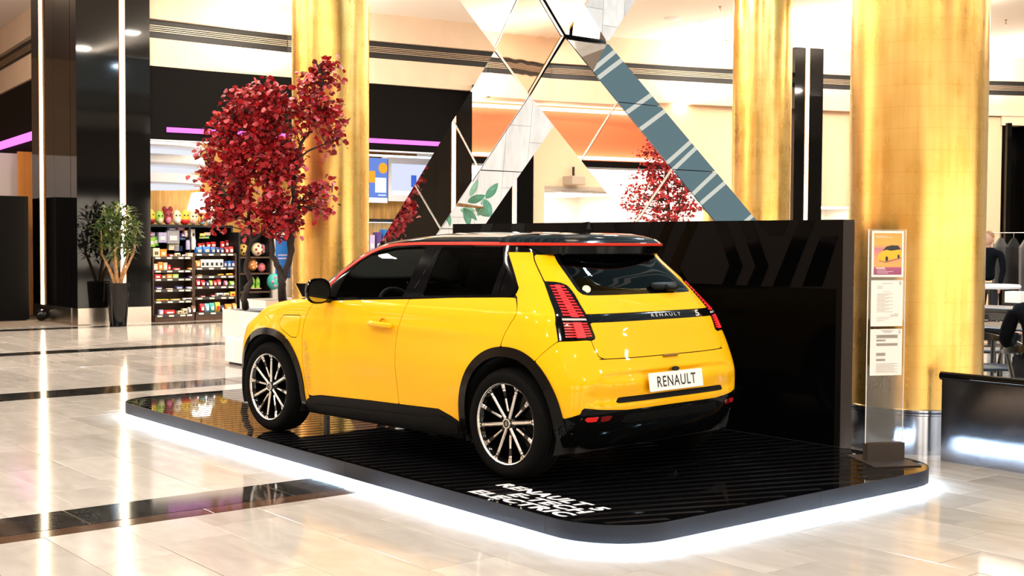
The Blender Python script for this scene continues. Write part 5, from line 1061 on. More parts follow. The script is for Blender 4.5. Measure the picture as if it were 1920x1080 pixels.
marks(o, [(gx(.07), gx(.94), gz(.05), gz(.95))], m, y, 'poster_ground'); y2 = y + SGN * .0008
def pshape(P, c, yy, nm='printed_car'): 
    V = [(gx(a), yy, gz(b_)) for a, b_ in P]; MB().add(V, [tuple(range(len(P)))] if SGN < 0 else [tuple(reversed(range(len(P))))]).build(nm, pmat(c), o)
pshape([(.18, .40), (.22, .50), (.34, .56), (.46, .60), (.60, .66), (.80, .66), (.90, .60), (.94, .50), (.92, .44), (.55, .38), (.30, .35)], (.92, .48, .02), y2); pshape([(.34, .565), (.45, .66), (.62, .69), (.82, .685), (.91, .60), (.60, .57), (.46, .59)], (.02, .02, .025), y2 + SGN * .0004)
for cx_, cz_, r in ((.47, .395, .055), (.84, .445, .045)): pshape([(cx_ + r * .8 * math.cos(a), cz_ + r * math.sin(a)) for a in np.linspace(0, 2 * math.pi, 14)[:-1]], (.015, .015, .015), y2 + SGN * .0005)
pshape([(.22, .37), (.40, .335), (.92, .42), (.92, .40), (.45, .31), (.25, .34)], (.35, .12, .05), y2 - SGN * .0001, 'car_shadow')
fit_text('RENAULT 5', w * .35, h * .022, (gx(.13), y2, gz(.875)), (1, 0, 0), (0, 0, 1), PAPER, o, bold=.01); fit_text('E-TECH ELECTRIC', w * .52, h * .022, (gx(.13), y2, gz(.845)), (1, 0, 0), (0, 0, 1), PAPER, o, bold=.01)
marks(o, [(gx(.14), gx(.42), gz(.185), gz(.205)), (gx(.17), gx(.46), gz(.150), gz(.158)), (gx(.17), gx(.68), gz(.115), gz(.123)), (gx(.17), gx(.52), gz(.082), gz(.090))], PAPER, y2, 'small_print')
for (v0, v1, kd) in ((525, 611, 0), (616, 703, 1)):
    o, x0, x1, z0, z1, y = sheet(1627, 1686.5, v0, v1, 'printed_sheet', PAPER); w, h = x1 - x0, z1 - z0; gx = lambda t, a=x0, c=w: a + c * t; gz = lambda t, a=z0, c=h: a + c * t; logo(o, gx(.91), gz(.935), w * .045, PRT, y + SGN * .0007)
    if kd == 0:
        rs = [(gx(.33), gx(.67), gz(.925), gz(.935)), (gx(.40), gx(.62), gz(.745), gz(.752))] + [(gx(.19), gx(.19 + .5 * (1 - .25 * (k % 3))), gz(.70 - .026 * k), gz(.708 - .026 * k)) for k in range(16)] + [(gx(.62 if k else .74), gx(.86), gz(.262 - .022 * k), gz(.272 - .022 * k)) for k in range(3)] + [(gx(.19), gx(.36), gz(.87 - .025 * k), gz(.877 - .025 * k)) for k in range(3)] + [(gx(.19), gx(.19 + .12 * (4 - k)), gz(.19 - .03 * k), gz(.197 - .03 * k)) for k in range(4)]
        marks(o, rs, PRL, y, 'small_print')
    else:
        marks(o, [(gx(.19), gx(.86), gz(.80), gz(.875)), (gx(.19), gx(.48), gz(.735), gz(.775)), (gx(.19), gx(.86), gz(.635), gz(.695)), (gx(.19), gx(.48), gz(.42), gz(.49)), (gx(.19), gx(.48), gz(.31), gz(.36))], PRL, y, 'table_shading')
        marks(o, [(gx(.33), gx(.72), gz(.955), gz(.965)), (gx(.42), gx(.65), gz(.925), gz(.935)), (gx(.30), gx(.78), gz(.85), gz(.858)), (gx(.22), gx(.83), gz(.825), gz(.833)), (gx(.21), gx(.37), gz(.75), gz(.757)), (gx(.22), gx(.45), gz(.66), gz(.667)), (gx(.52), gx(.83), gz(.66), gz(.667)), (gx(.22), gx(.45), gz(.45), gz(.457)), (gx(.24), gx(.42), gz(.33), gz(.337))] + [(gx(.19), gx(.86 - .1 * (k % 2)), gz(.25 - .03 * k), gz(.256 - .03 * k)) for k in range(7)], PRT, y + SGN * .0003, 'small_print')
# ---------------------------------------------------------------- low steel barrier on the right
ba = thing('barrier', 'low polished steel barrier with black top rail right of the big gold column', 'barrier', (-.89, -2.5, 0))
for k in range(4): MB().box((-1.10 * (k + 1) + .003, -.05, 0), (-1.10 * k, 0, .585)).build('steel_panel', PSTEEL, ba)
MB().tube([(.02, -.025, .61), (-4.4, -.025, .61)], .032, 10).build('top_rail', LACQ, ba, 60); MB().box((-4.4, -.045, .585), (0, -.005, .60)).build('rail_base', TRACKBLK, ba)

# ---------------------------------------------------------------- snack racks in the shop
def zat(v, d): return CAM_POS.z - (v - 453.2) / FPX * d
colours = {'red': (.62, .02, .02), 'dark red': (.30, .012, .02), 'orange': (.85, .27, .03), 'yellow': (.90, .58, .05), 'green': (.10, .42, .04), 'lime green': (.35, .60, .08), 'blue': (.02, .17, .55), 'light blue': (.20, .55, .75), 'teal': (.05, .42, .36), 'purple': (.10, .05, .22), 'white': (.86, .83, .80), 'cream': (.85, .72, .48), 'brown': (.18, .08, .035), 'black': (.015, .015, .018), 'pink': (.75, .22, .34), 'lavender': (.52, .46, .72), 'grey': (.35, .34, .36), 'navy': (.02, .03, .13), 'peach': (.86, .50, .36), 'gold': (.66, .40, .08)}
PM = {}
def pm(c):
    if c not in PM: PM[c] = mat('pack_' + c.replace(' ', '_'), colours[c], .4, var=.06, scale=30)
    return PM[c]
PWHITE = mat('price_card', (.88, .82, .66), .5)
RX = 16.48
def ypx(u): return onX(u, 520, RX).y
rackL = thing('snack_rack', 'brown tiered snack rack, left of the pair in the shop', 'rack', (RX, ypx(290), 0)); rackR = thing('snack_rack', 'brown tiered snack rack, right of the pair, partly behind the red tree', 'rack', (RX, ypx(367), 0))
SHV = [[486.5, 511.5, 527, 547.5, 568.5, 594], [480.5, 507, 523, 543, 563.5, 592]]
for rk, u0, u1, S in ((rackL, 290, 366, SHV[0]), (rackR, 367, 447, SHV[1])):
    L_ = abs(ypx(u1) - ypx(u0)) - .02; MB().box((.42, -L_, 0), (.46, 0, zat(S[0], 24) + .02)).build('back_panel', DWOOD, rk); MB().box((0, -L_, 0), (.42, 0, zat(S[5], 24) - .02)).build('base', DWOOD, rk)
    for y in (0, -L_): MB().box((.06, y - .012, 0), (.42, y + .012, zat(S[0], 24))).build('side_panel', DWOOD, rk)
    for k, v in enumerate(S):
        z = zat(v, 23.7); dpt = .0 if k == 5 else .05 - .012 * (5 - k) * -.5
        MB().box((dpt, -L_ + .005, z - .025), (.42, -.005, z)).build('shelf', SHELF, rk); MB().box((dpt - .012, -L_ + .005, z - .045), (dpt, -.005, z + .008)).build('shelf_lip', SHELF, rk)
        c = MB()
        for j in range(4): y = -L_ * (.12 + .25 * j) - .03 * ((j * 7 + k * 3) % 3); c.box((dpt - .018, y - .05, z - .038), (dpt - .012, y + .05, z - .008))
        tag(c.build('price_cards', PWHITE, rk), kind='stuff')
ORD = ['first', 'second', 'third', 'fourth', 'fifth', 'sixth', 'seventh', 'eighth', 'ninth', 'tenth', 'eleventh', 'twelfth']
def pack(kind, u0, u1, h, c, rack, shelf, i, z, x=.10, tilt=0.):
    side = 'left' if rack is rackL else 'right'; y0, y1 = ypx(u0), ypx(u1); w = abs(y1 - y0) * .94; hh = h * 24 / FPX
    o = thing(kind, '%s %s, %s from the left on the %s shelf of the %s snack rack' % (c, kind.replace('_', ' '), ORD[i], 'top second third fourth fifth bottom'.split()[shelf], side), 'snack', (RX + x, (y0 + y1) / 2, z), 0, 'packs on the snack racks')
    b = MB(); d = min(.10, w)
    if kind == 'box': b.box((0, -w / 2, 0), (d, w / 2, hh))
    elif kind == 'bag':
        n = 5; V = []
        for j in range(n + 1):
            t = j / n; th = .045 * math.sin(math.pi * min(max(t, .04), .96)) ** .6 + .003; ww = w / 2 * (1 - .06 * math.sin(math.pi * t)); V += [(-th + .045, -ww, hh * t), (-th * 1.25 + .045, 0, hh * t), (-th + .045, ww, hh * t), (th + .045, ww, hh * t), (th + .045, -ww, hh * t)]
        b.add(V, [(5 * j + k, 5 * j + (k + 1) % 5, 5 * j + 5 + (k + 1) % 5, 5 * j + 5 + k) for j in range(n) for k in range(5)] + [(4, 3, 2, 1, 0), tuple(range(5 * n, 5 * n + 5))])
    else: b.rbox((0, -w / 2, 0), (d, w / 2, hh), min(.03, w * .3))
    body = b.build('pack', pm(c), o, 30); lc = {'white': 'black', 'cream': 'brown', 'yellow': 'red', 'red': 'white', 'blue': 'peach', 'orange': 'cream'}.get(c, 'white')
    xx = -.002 if kind != 'bag' else -.017; MB().box((xx - .002, -w * .28, hh * .22), (xx + .002, w * .28, hh * .62)).build('printed_label', pm(lc), o)
    o.rotation_euler = (0, tilt, 0); return o
ROWS = [(rackL, 0, [('box', 290, 303, 16, 'cream'), ('box', 303.5, 316, 14, 'orange'), ('tray', 319, 330, 5, 'dark red'), ('tray', 332, 343, 7, 'cream'), ('tray', 346, 354, 4, 'white'), ('box', 355, 365, 7, 'peach')]),
        (rackL, 1, [('box', 290, 299, 12, 'peach'), ('box', 300, 308.5, 15, 'orange'), ('box', 309.5, 317, 14, 'peach'), ('box', 318, 323, 10, 'red'), ('tray', 327, 343, 4, 'red'), ('tray', 356, 368, 4, 'orange')]),
        (rackL, 2, [('box', 293, 305, 8, 'red'), ('box', 306, 314.5, 7, 'brown'), ('box', 315.5, 326, 8, 'orange'), ('box', 327, 338, 8, 'lime green'), ('tray', 357, 367, 4, 'purple')]),
        (rackL, 3, [('tray', 294, 309, 5, 'purple'), ('tray', 315, 329, 2, 'peach'), ('tray', 331, 348, 6, 'navy'), ('tray', 353, 366, 4, 'lavender')]),
        (rackL, 4, [('tray', 296, 321, 3, 'yellow'), ('tray', 322, 343, 3, 'gold'), ('tray', 346, 366, 4, 'white')]),
        (rackL, 5, [('box', 300, 308, 9, 'lavender'), ('tray', 309, 332, 8, 'red'), ('box', 335, 343.5, 6, 'cream'), ('box', 344.5, 353, 10, 'cream'), ('bag', 354, 360, 12, 'grey'), ('bag', 361, 369, 15, 'brown')]),
        (rackR, 0, [('bag', 371, 383, 12, 'blue'), ('bag', 384, 398, 13, 'blue'), ('bag', 399, 407, 12, 'blue'), ('bag', 408, 415, 12, 'navy'), ('bag', 416, 423, 11, 'navy'), ('bag', 425, 432, 12, 'dark red'), ('bag', 433, 441, 13, 'red')]),
        (rackR, 1, [('bag', 370, 379, 13, 'orange'), ('box', 380, 387.5, 15, 'white'), ('box', 388, 396, 15, 'white'), ('box', 396.5, 405, 15, 'white'), ('box', 405.5, 413.5, 15, 'white'), ('box', 414, 422, 15, 'white'), ('box', 423, 429, 12, 'navy'), ('box', 430, 436.5, 12, 'blue'), ('box', 437, 444, 12, 'navy')]),
        (rackR, 2, [('tray', 374, 384, 2, 'gold'), ('tray', 413, 424, 3, 'yellow'), ('tray', 428, 441, 4, 'yellow')]),
        (rackR, 3, [('bag', 370, 379, 15, 'dark red'), ('bag', 380, 388, 12, 'red'), ('bag', 389, 395, 10, 'navy'), ('bag', 396, 402, 11, 'lime green'), ('bag', 403, 409.5, 11, 'red'), ('bag', 410, 418, 13, 'red'), ('bag', 424, 430, 10, 'pink'), ('bag', 434, 443, 9, 'lime green')]),
        (rackR, 4, [('tray', 378, 390, 3, 'dark red'), ('tray', 398, 408, 4, 'dark red'), ('bag', 409, 422, 7, 'white'), ('bag', 423, 433, 7, 'cream'), ('box', 435, 446, 9, 'yellow')]),
        (rackR, 5, [('bag', 377, 385.5, 16, 'red'), ('bag', 386, 394.5, 16, 'light blue'), ('bag', 395, 404.5, 17, 'teal'), ('bag', 405.5, 415, 18, 'yellow'), ('bag', 416, 422, 12, 'navy'), ('bag', 424, 437, 14, 'orange'), ('bag', 438, 446, 15, 'gold')])]
for rk, sh, L_ in ROWS:
    S = SHV[0] if rk is rackL else SHV[1]
    for i, (kd, u0, u1, h, c) in enumerate(L_): pack(kd, u0, u1, h, c, rk, sh, i, zat(S[sh], 23.7) + .001, .07 if sh < 5 else .04)
# counter display behind the racks, plush shelf on top
DX = 17.15
def ypd(u, X=DX): return onX(u, 450, X).y
cab = thing('display_cabinet', 'tall black display cabinet behind the snack racks with plush toys on top', 'cabinet', (DX, ypd(276), 0)); Lc = abs(ypd(441) - ypd(276)); dz = (DX - CAM_POS.x) / ray(340, 450).x; zt = CAM_POS.z - (426 - 453.2) / FPX * dz
MB().box((.1, -Lc, zt - .05), (.6, 0, zt)).build('top_shelf', TRACKBLK, cab); MB().box((.55, -Lc, 0), (.6, 0, zt - .05)).build('back_panel', HEADER, cab); MB().box((.0, -Lc, 0), (.55, 0, 1.10)).build('body', DWOOD, cab)
for y in (-.02, -Lc * .5, -Lc + .02): MB().box((.1, y - .02, 1.10), (.55, y + .02, zt - .05)).build('upright', TRACKBLK, cab)
def zd(v): return CAM_POS.z - (v - 453.2) / FPX * dz
seen_ = {}
for i, (kd, u0, u1, v0, v1, c) in enumerate([('box', 282, 296, 468, 450, 'lime green'), ('box', 296, 304, 466, 449, 'green'), ('box', 289, 294, 449, 440, 'red'), ('box', 294, 302, 449, 441, 'lavender'), ('box', 302, 318, 460, 441, 'lavender'), ('case', 320, 344, 462, 437, 'grey'), ('box', 322, 342, 437, 431, 'navy'), ('box', 344, 358, 437, 430, 'pink'), ('box', 345, 352, 449, 442, 'purple'), ('box', 353, 363, 449, 437, 'peach'), ('case', 325, 345, 474, 463, 'cream'), ('box', 347, 364, 455, 449, 'blue'), ('tin', 353, 361, 473, 455, 'lavender'), ('tin', 364, 374, 473, 450, 'white'), ('tin', 335, 345, 476, 465, 'grey'), ('tin', 346, 354, 476, 466, 'navy'), ('bag', 377, 384, 471, 461, 'red'), ('bag', 385, 392, 471, 460, 'dark red'), ('bag', 396, 405, 470, 459, 'red'), ('bag', 407, 417, 470, 458, 'red'), ('bag', 419, 427, 470, 457, 'red'), ('bag', 430, 437, 468, 455, 'dark red'), ('card', 364, 370, 452, 434, 'cream'), ('card', 371, 377, 452, 434, 'white'), ('card', 380, 390, 447, 442, 'yellow'), ('card', 381, 391, 452, 448, 'lime green'), ('card', 392, 404, 446, 440, 'peach'), ('card', 393, 404, 452, 447, 'green')]):
    y0, y1 = ypd(u0), ypd(u1); w = abs(y1 - y0) * .95; z0, z1 = zd(v0), zd(v1); col = i % 4 * .05
    lab = '%s %s on the counter display behind the %s rack, %s' % (c, {'case': 'display case', 'tin': 'round tin', 'card': 'hanging card', 'bag': 'snack bag', 'box': 'carton'}[kd], 'left' if u0 < 366 else 'right', 'upper row' if v1 < 446 else ('middle row' if v1 < 456 else 'lower row')); seen_[lab] = seen_.get(lab, 0) + 1
    if seen_[lab] > 1: lab = lab.rsplit(',', 1)[0].replace(' on the', ', %s of its colour, on the' % ('first', 'second', 'third', 'fourth')[seen_[lab] - 1])
    t = thing(kd, lab, 'goods', (DX + .12 + col, (y0 + y1) / 2, z0), 0, 'goods on the counter display')
    b = MB(); hh = max(.03, z1 - z0)
    if kd == 'tin': b.lathe([(0, 0), (w / 2, 0), (w / 2, hh * .8), (w * .42, hh * .86), (w * .42, hh), (0, hh)], 14)
    elif kd == 'bag': b.rbox((0, -w / 2, 0), (.06, w / 2, hh), .02)
    else: b.box((0, -w / 2, 0), (.10 if kd != 'card' else .02, w / 2, hh))
    b.build('pack', pm(c), t, 35); MB().box((-.004, -w * .3, hh * .25), (0, w * .3, hh * .6)).build('printed_label', pm('white' if c != 'white' else 'navy'), t)
# plush toys
def plush(u0, u1, v0, c1, c2, kind, label):
    y0, y1 = ypd(u0), ypd(u1); w = abs(y1 - y0); h = zd(v0) - zt; t = thing('plush_toy', label, 'toy', (DX + .32, (y0 + y1) / 2, zt), 0, 'plush toys on the shop cabinet')
    r = w / 2 * 1.04; MB().ball((0, 0, h * .5), (r * .8, r, h * .5), 16, 10).build('body', pm(c1), t, 180)
    if kind == 'two': MB().ball((0, 0, h * .24), (r * .84, r * 1.03, h * .25), 16, 8).build('lower_body', pm(c2), t, 180)
    else: MB().ball((-r * .45, 0, h * .30), (r * .45, r * .6, h * .26), 12, 8).build('belly', pm(c2), t, 180)
    for s in (1, -1): MB().ball((-r * .68, s * r * .35, h * .62), .018, 8, 6).build('eye', pm('black'), t)
    if kind == 'ears':
        for s in (1, -1): MB().ball((0, s * r * .6, h * .97), (.04, .05, .06), 8, 6).build('ear', pm(c1), t, 180)
for a in ((274, 287, 394, 'yellow', 'orange', 'belly', 'round yellow plush toy at the left end of the cabinet top'), (285.5, 303, 397, 'yellow', 'dark red', 'two', 'yellow plush toy with dark red lower half, second from the left'), (303, 320, 400, 'lime green', 'cream', 'belly', 'pale green plush toy with a cream belly, third from the left'), (318, 336, 396, 'dark red', 'pink', 'ears', 'crimson plush toy with a pink belly and small ears'), (336, 353, 398, 'cream', 'white', 'belly', 'cream plush toy right of the crimson one'), (351.5, 368, 397, 'yellow', 'red', 'two', 'yellow plush toy with red lower half, right of the cream one'), (367, 384, 400, 'cream', 'peach', 'ears', 'pale cream plush toy with small ears next to the red leaves'), (384, 398, 406, 'gold', 'light blue', 'belly', 'golden plush toy with a light blue belly behind the red leaves'), (400, 414, 408, 'white', 'grey', 'ears', 'white plush toy with ears behind the red leaves'), (424, 440, 408, 'yellow', 'black', 'belly', 'yellow plush toy at the right end of the cabinet top')): plush(*a)
# black cube shelves right of the racks
KX = 16.9
def ypk(u): return onX(u, 500, KX).y
dk_ = (KX - CAM_POS.x) / ray(480, 500).x; zk = lambda v: CAM_POS.z - (v - 453.2) / FPX * dk_
cu = thing('cube_shelf', 'black open shelf unit with toys behind the tree trunks', 'shelf', (KX, ypk(449), 0)); Lk = abs(ypk(507) - ypk(449)); ztop = zk(440)
MB().box((.38, -Lk, 0), (.40, 0, ztop)).build('back_panel', TRACKBLK, cu)
for y in (0, -Lk): MB().box((0, y - .015, 0), (.38, y + .015, ztop)).build('side_panel', TRACKBLK, cu)
for v in (440, 485.5, 516, 550.5, 585): MB().box((0, -Lk + .015, zk(v) - .03), (.38, -.015, zk(v))).build('shelf', DWOOD, cu)
def egg(u, v0, v1, c, c2, lab, X=.2):
    z0 = zk(v0); h = zk(v1) - z0; t = thing('toy_egg', lab, 'toy', (KX + X, ypk(u), z0), 0); MB().ball((0, 0, h / 2), (h * .42, h * .42, h / 2), 18, 12).build('shell', pm(c), t, 180)
    for a in range(5): MB().ball((-h * .33, h * .24 * math.cos(a * 1.26), h * .5 + h * .26 * math.sin(a * 1.26)), (h * .10, h * .09, h * .09), 8, 6).build('printed_spot', pm(c2), t, 180)
egg(482, 512, 489, 'orange', 'white', 'big orange egg on the black open shelf behind the trunks'); egg(491, 485, 459, 'cream', 'dark red', 'cream egg with dark red patches on top of the black shelf'); egg(464, 485, 461, 'gold', 'black', 'gold and black egg on the black shelf, left of the cream one'); egg(511, 548, 517, 'teal', 'pink', 'teal egg standing right of the black open shelf', -.05); egg(506, 482, 461, 'pink', 'white', 'pink egg in front of the poster panel', .3); egg(499, 515, 497, 'pink', 'orange', 'small pink and orange egg on the middle black shelf, right end')
for k, u in enumerate((480, 489.5)):
    z0 = zk(546); t = thing('bottle', '%s bright green toy bottle on the lower black shelf' % ('left' if k == 0 else 'right'), 'bottle', (KX + .15, ypk(u), z0), 0, 'green bottles on the black shelf'); h = zk(524) - z0
    MB().lathe([(0, 0), (.042, 0), (.045, .02), (.040, h * .4), (.046, h * .6), (.04, h * .82), (.022, h * .9), (.022, h), (0, h)], 16).build('body', pm('lime green'), t, 50); MB().box((-.05, -.025, h * .3), (-.042, .025, h * .55)).build('printed_label', pm('green'), t); MB().box((-.06, -.055, -.0), (.06, .055, .012)).build('tray', pm('peach'), t)
ps = thing('poster_board', 'blue and white notice board between the trunks and the gold column', 'board', (17.5, onX(529, 500, 17.5).y, 0)); MB().box((0, -.30, 0), (.04, .22, 2.15)).build('board', PLASTICW, ps); MB().box((-.004, -.22, .75), (0, .16, 1.62)).build('blue_print', pm('blue'), ps); MB().box((-.004, -.22, 1.72), (0, .16, 2.05)).build('blue_print', pm('navy'), ps)
for z in (1.15, 1.22): MB().box((-.007, -.16, z), (-.004, .1, z + .03)).build('lettering_line', pm('lavender'), ps)
# ---------------------------------------------------------------- kiosk right of the gold column: menu screens
SX = 16.9
def box_px(name, label, cat, u0, u1, v0, v1, X, m, thick=.26):
    a, b = onX(u0, (v0 + v1) / 2, X), onX(u1, (v0 + v1) / 2, X); zt_, zb = onX((u0 + u1) / 2, v0, X).z, onX((u0 + u1) / 2, v1, X).z; t = thing(name, label, cat, (X, (a.y + b.y) / 2, (zt_ + zb) / 2)); w = abs(a.y - b.y) / 2; h = (zt_ - zb) / 2
    MB().box((0, -w, -h), (thick, w, h)).build('frame', m, t); return t, w, h
SCRB = glow('screen_blue', (.13, .22, .60), .75); SCRW = glow('screen_white', (.86, .88, 1.), .75); SCRO = glow('screen_orange', (1., .45, .04), .6); SCRL = glow('screen_pale', (.60, .64, .98), .72); INKB = glow('screen_dark_blue', (.04, .10, .45), .9)
t, w, h = box_px('menu_screen', 'blue lit menu screen next to the gold column', 'screen', 676, 727, 296, 380, SX, TRACKBLK); MB().box((-.005, -w + .01, -h * .76), (0, w - .01, h)).build('picture', SCRB, t); MB().box((-.005, -w + .01, -h), (0, w - .01, -h * .77)).build('bottom_strip', SCRW, t)
MB().lathe([(0, .002), (.115, .002), (.115, 0)], 24).build('round_sign', SCRO, t, None, (-.006, -.22, .27), (0, -math.pi / 2, 0)); MB().box((-.009, -.30, -.26), (-.005, -.02, .06)).build('printed_drink', SCRW, t); MB().box((-.009, -.02, -.05), (-.005, .14, .20)).build('printed_cup', SCRO, t); MB().box((-.009, -w + .05, -h * .68), (-.005, -.1, -h * .63)).build('small_print', SCRW, t)
t, w, h = box_px('menu_screen', 'white lit menu screen half hidden by the mirrored cross', 'screen', 728, 812, 296, 378, SX + .01, WHITEP); MB().box((-.005, -w + .06, -h * .68), (0, w - .08, h * .70)).build('picture', SCRL, t); MB().box((-.007, -w + .06, -h * .72), (-.005, w - .08, -h * .52)).build('bottom_strip', SCRW, t); MB().box((-.009, -.14, -.16), (-.005, -.0, .10)).build('printed_item', INKB, t); MB().box((-.009, -.28, -.2), (-.005, -.18, .0)).build('printed_item', SCRO, t)
struct(MB().box((17.15, -12.2, 0), (17.3, -7.3, 3.3)).build('wall_kiosk', WOOD)); kd_ = thing('kiosk_counter', 'dark kiosk counter with lit goods behind the mirrored cross', 'counter', (16.6, -9.4, 0)); MB().box((0, -2.2, 0), (.5, 2.0, 1.25)).build('body', HEADER, kd_); MB().box((-.05, -2.25, 1.25), (.5, 2.05, 1.29)).build('top', TRACKBLK, kd_); MB().box((.3, -2.2, 1.95), (.5, 2., 2.02)).build('light_shelf', TRACKBLK, kd_); MB().box((.31, -2.1, 1.94), (.48, 1.9, 1.95)).build('light_tube', LEDBLUE, kd_)
cyc = ['lavender', 'purple', 'blue', 'white', 'navy', 'pink']
for k in range(9): t = thing('box', '%s slim carton, %s from the left on the dark kiosk counter' % (cyc[k % 6], ORD[k]), 'goods', (16.75, -7.95 - .17 * k, 1.29), 0, 'cartons on the kiosk counter'); MB().box((0, -.06, 0), (.16, .06, .38 + .06 * (k % 3))).build('carton', pm(cyc[k % 6]), t); MB().box((-.003, -.04, .1), (0, .04, .2)).build('printed_label', pm('white'), t)

# ---------------------------------------------------------------- cafe on the far right: tables, chairs, a seated guest
CW = mat('black_stained_wood', (.012, .010, .009), .3, coat=.4); SEATP = mat('dark_seat_pad', (.02, .022, .03), .45)
def chair(label, x, y, rz):
    t = thing('dining_chair', label, 'chair', (x, y, 0), rz, 'cafe chairs'); 
    MB().rbox((-.22, -.22, .43), (.22, .22, .46), .08, seg=3).build('seat', SEATP, t, 40)
    for sx, sy in ((1, 1), (1, -1), (-1, 1), (-1, -1)): MB().tube([(sx * .19, sy * .21, 0), (sx * .17, sy * .19, .44), (sx * .19, sy * .24, .66 if sx < 0 else .64)], [.013, .019, .015], 7).build('leg', CW, t, 60)
    P = [(.20, .26, .65), (.02, .28, .67), (-.15, .22, .71), (-.24, .1, .74), (-.25, 0, .745), (-.24, -.1, .74), (-.15, -.22, .71), (.02, -.28, .67), (.20, -.26, .65)]
    b = MB(); V = []
    for i, p in enumerate(P): hh = .025 + .055 * math.exp(-((i - 4) / 2.) ** 2); d = Vector((p[0], p[1], 0)).normalized() * .012; V += [Vector(p) - d - Vector((0, 0, hh)), Vector(p) + d - Vector((0, 0, hh)), Vector(p) + d, Vector(p) - d]
    b.add(V, [(4 * i + k, 4 * i + (k + 1) % 4, 4 * i + 4 + (k + 1) % 4, 4 * i + 4 + k) for i in range(8) for k in range(4)] + [(0, 1, 2, 3), (35, 34, 33, 32)]); b.build('backrest', CW, t, 50); return t
def table(label, x, y, w=.7, d=.7, h=.76):
    t = thing('cafe_table', label, 'table', (x, y, 0)); MB().rbox((-w / 2, -d / 2, h - .035), (w / 2, d / 2, h), .03).build('tabletop', CW, t); MB().box((-w / 2 + .06, -d / 2 + .06, h - .10), (w / 2 - .06, d / 2 - .06, h - .035)).build('apron', CW, t)
    for sx in (1, -1):
        for sy in (1, -1): MB().tube([(sx * (w / 2 - .08), sy * (d / 2 - .08), h - .06), (sx * (w / 2 - .05), sy * (d / 2 - .05), 0)], [.026, .016], 8).build('leg', CW, t, 60)
def gp(u, d): p = CAM_POS + ray(u, 500) * d; return p.x, p.y
x, y = gp(1858, 11.2); chair('black curved back chair nearest to the gold column, behind the barrier', x, y, 2.6)
x, y = gp(1860, 13.0); chair('black curved back chair in the second row behind the barrier', x, y, 2.5)
x, y = gp(1852, 14.8); chair('black curved back chair farthest from the barrier', x, y, -.6)
x, y = gp(1890, 12.2); table('black cafe table behind the barrier with chairs around', x, y, .8, .8); x, y = gp(1862, 15.8); table('black cafe table farther back beside the store front', x, y, .9, .8, .76)
x, y = gp(1858, 19.); dt = thing('display_table', 'white round display table in the store on the far right', 'table', (x, y, 0)); MB().lathe([(0, .88), (.42, .88), (.44, .91), (.42, .94), (0, .94)], 28).build('tabletop', WHITEP, dt, 40); MB().tube([(0, 0, 0), (0, 0, .88)], .03).build('leg', CW, dt); MB().lathe([(0, 0), (.25, 0), (.25, .02), (0, .03)], 20).build('base', CW, dt)
x, y = gp(1908, 17.8); wb = thing('white_box', 'white box on a stand at the far right store', 'box', (x, y, 0)); MB().box((-.12, -.12, .72), (.12, .12, .88)).build('box', PLASTICW, wb); MB().box((-.14, -.14, 0), (.14, .14, .72)).build('stand', CW, wb)
# clothes rail with garments in the far right store
x, y = gp(1912, 21.5); rl_ = thing('clothes_rail', 'clothes rail in the store at the right edge', 'rail', (x, y, 0)); MB().tube([(-.5, 0, 0), (-.5, 0, 1.75), (.5, 0, 1.75), (.5, 0, 0)], .015).build('frame', STEEL, rl_)
for k, c in enumerate(((.008, .008, .01), (.16, .14, .13), (.015, .012, .011), (.12, .11, .10))):
    g = thing('garment', '%s garment hanging on the clothes rail at the right edge, %s in the row' % (('black', 'grey', 'dark brown', 'dull grey')[k], ('first', 'second', 'third', 'fourth')[k]), 'garment', (x - .36 + .24 * k, y, 0), 0, 'garments on the rail'); MB().add([(-.02, -.2, .75), (.02, -.2, .75), (.02, .2, .75), (-.02, .2, .75), (-.025, -.22, 1.5), (.025, -.22, 1.5), (.025, .22, 1.5), (-.025, .22, 1.5), (-.01, -.05, 1.66), (.01, -.05, 1.66), (.01, .05, 1.66), (-.01, .05, 1.66)], [(3, 2, 1, 0), (8, 9, 10, 11)] + [(4 * l + i, 4 * l + (i + 1) % 4, 4 * l + 4 + (i + 1) % 4, 4 * l + 4 + i) for l in range(2) for i in range(4)]).build('cloth', mat('cloth_%d' % k, c, .9), g); MB().tube([(0, 0, 1.65), (0, 0, 1.75)], .004).build('hanger', STEEL, g)
# seated person, seen from behind, mostly outside the frame
def skin_body(name, J, E, m, parent, sub=2):
    me = bpy.data.meshes.new(name); me.from_pydata([j[0] for j in J], E, []); o = bpy.data.objects.new(name, me); COL.objects.link(o); sk = o.modifiers.new('s', 'SKIN'); lay = me.skin_vertices[0] if me.skin_vertices else None
    if lay is None:
        bm = bmesh.new(); bm.from_mesh(me); bm.verts.layers.skin.verify(); bm.to_mesh(me); bm.free(); lay = me.skin_vertices[0]
    for i, j in enumerate(J): lay.data[i].radius = j[1] if isinstance(j[1], tuple) else (j[1], j[1]); lay.data[i].use_root = (i == 0)
    sb = o.modifiers.new('u', 'SUBSURF'); sb.levels = sub; sb.render_levels = sub
    dg = bpy.context.evaluated_depsgraph_get(); r = bpy.data.meshes.new_from_object(o.evaluated_get(dg)); bpy.data.objects.remove(o); r.materials.clear(); r.materials.append(m); shade(r, 180); r.name = name
    return link(name, r, parent)
px_, py_ = gp(1950, 10.3); pe = thing('person', 'person in a black jacket seated with back turned at the right edge', 'person', (px_, py_, 0), math.atan2(CF.y, CF.x) - .35)
JK = mat('black_jacket', (.0035, .004, .006), .9, spec=.08, bump=.3, bscale=60); SKIN = mat('skin', (.55, .30, .19), .55); HAIR = mat('dark_hair', (.02, .012, .008), .6); TR = mat('dark_trousers', (.012, .013, .018), .9)
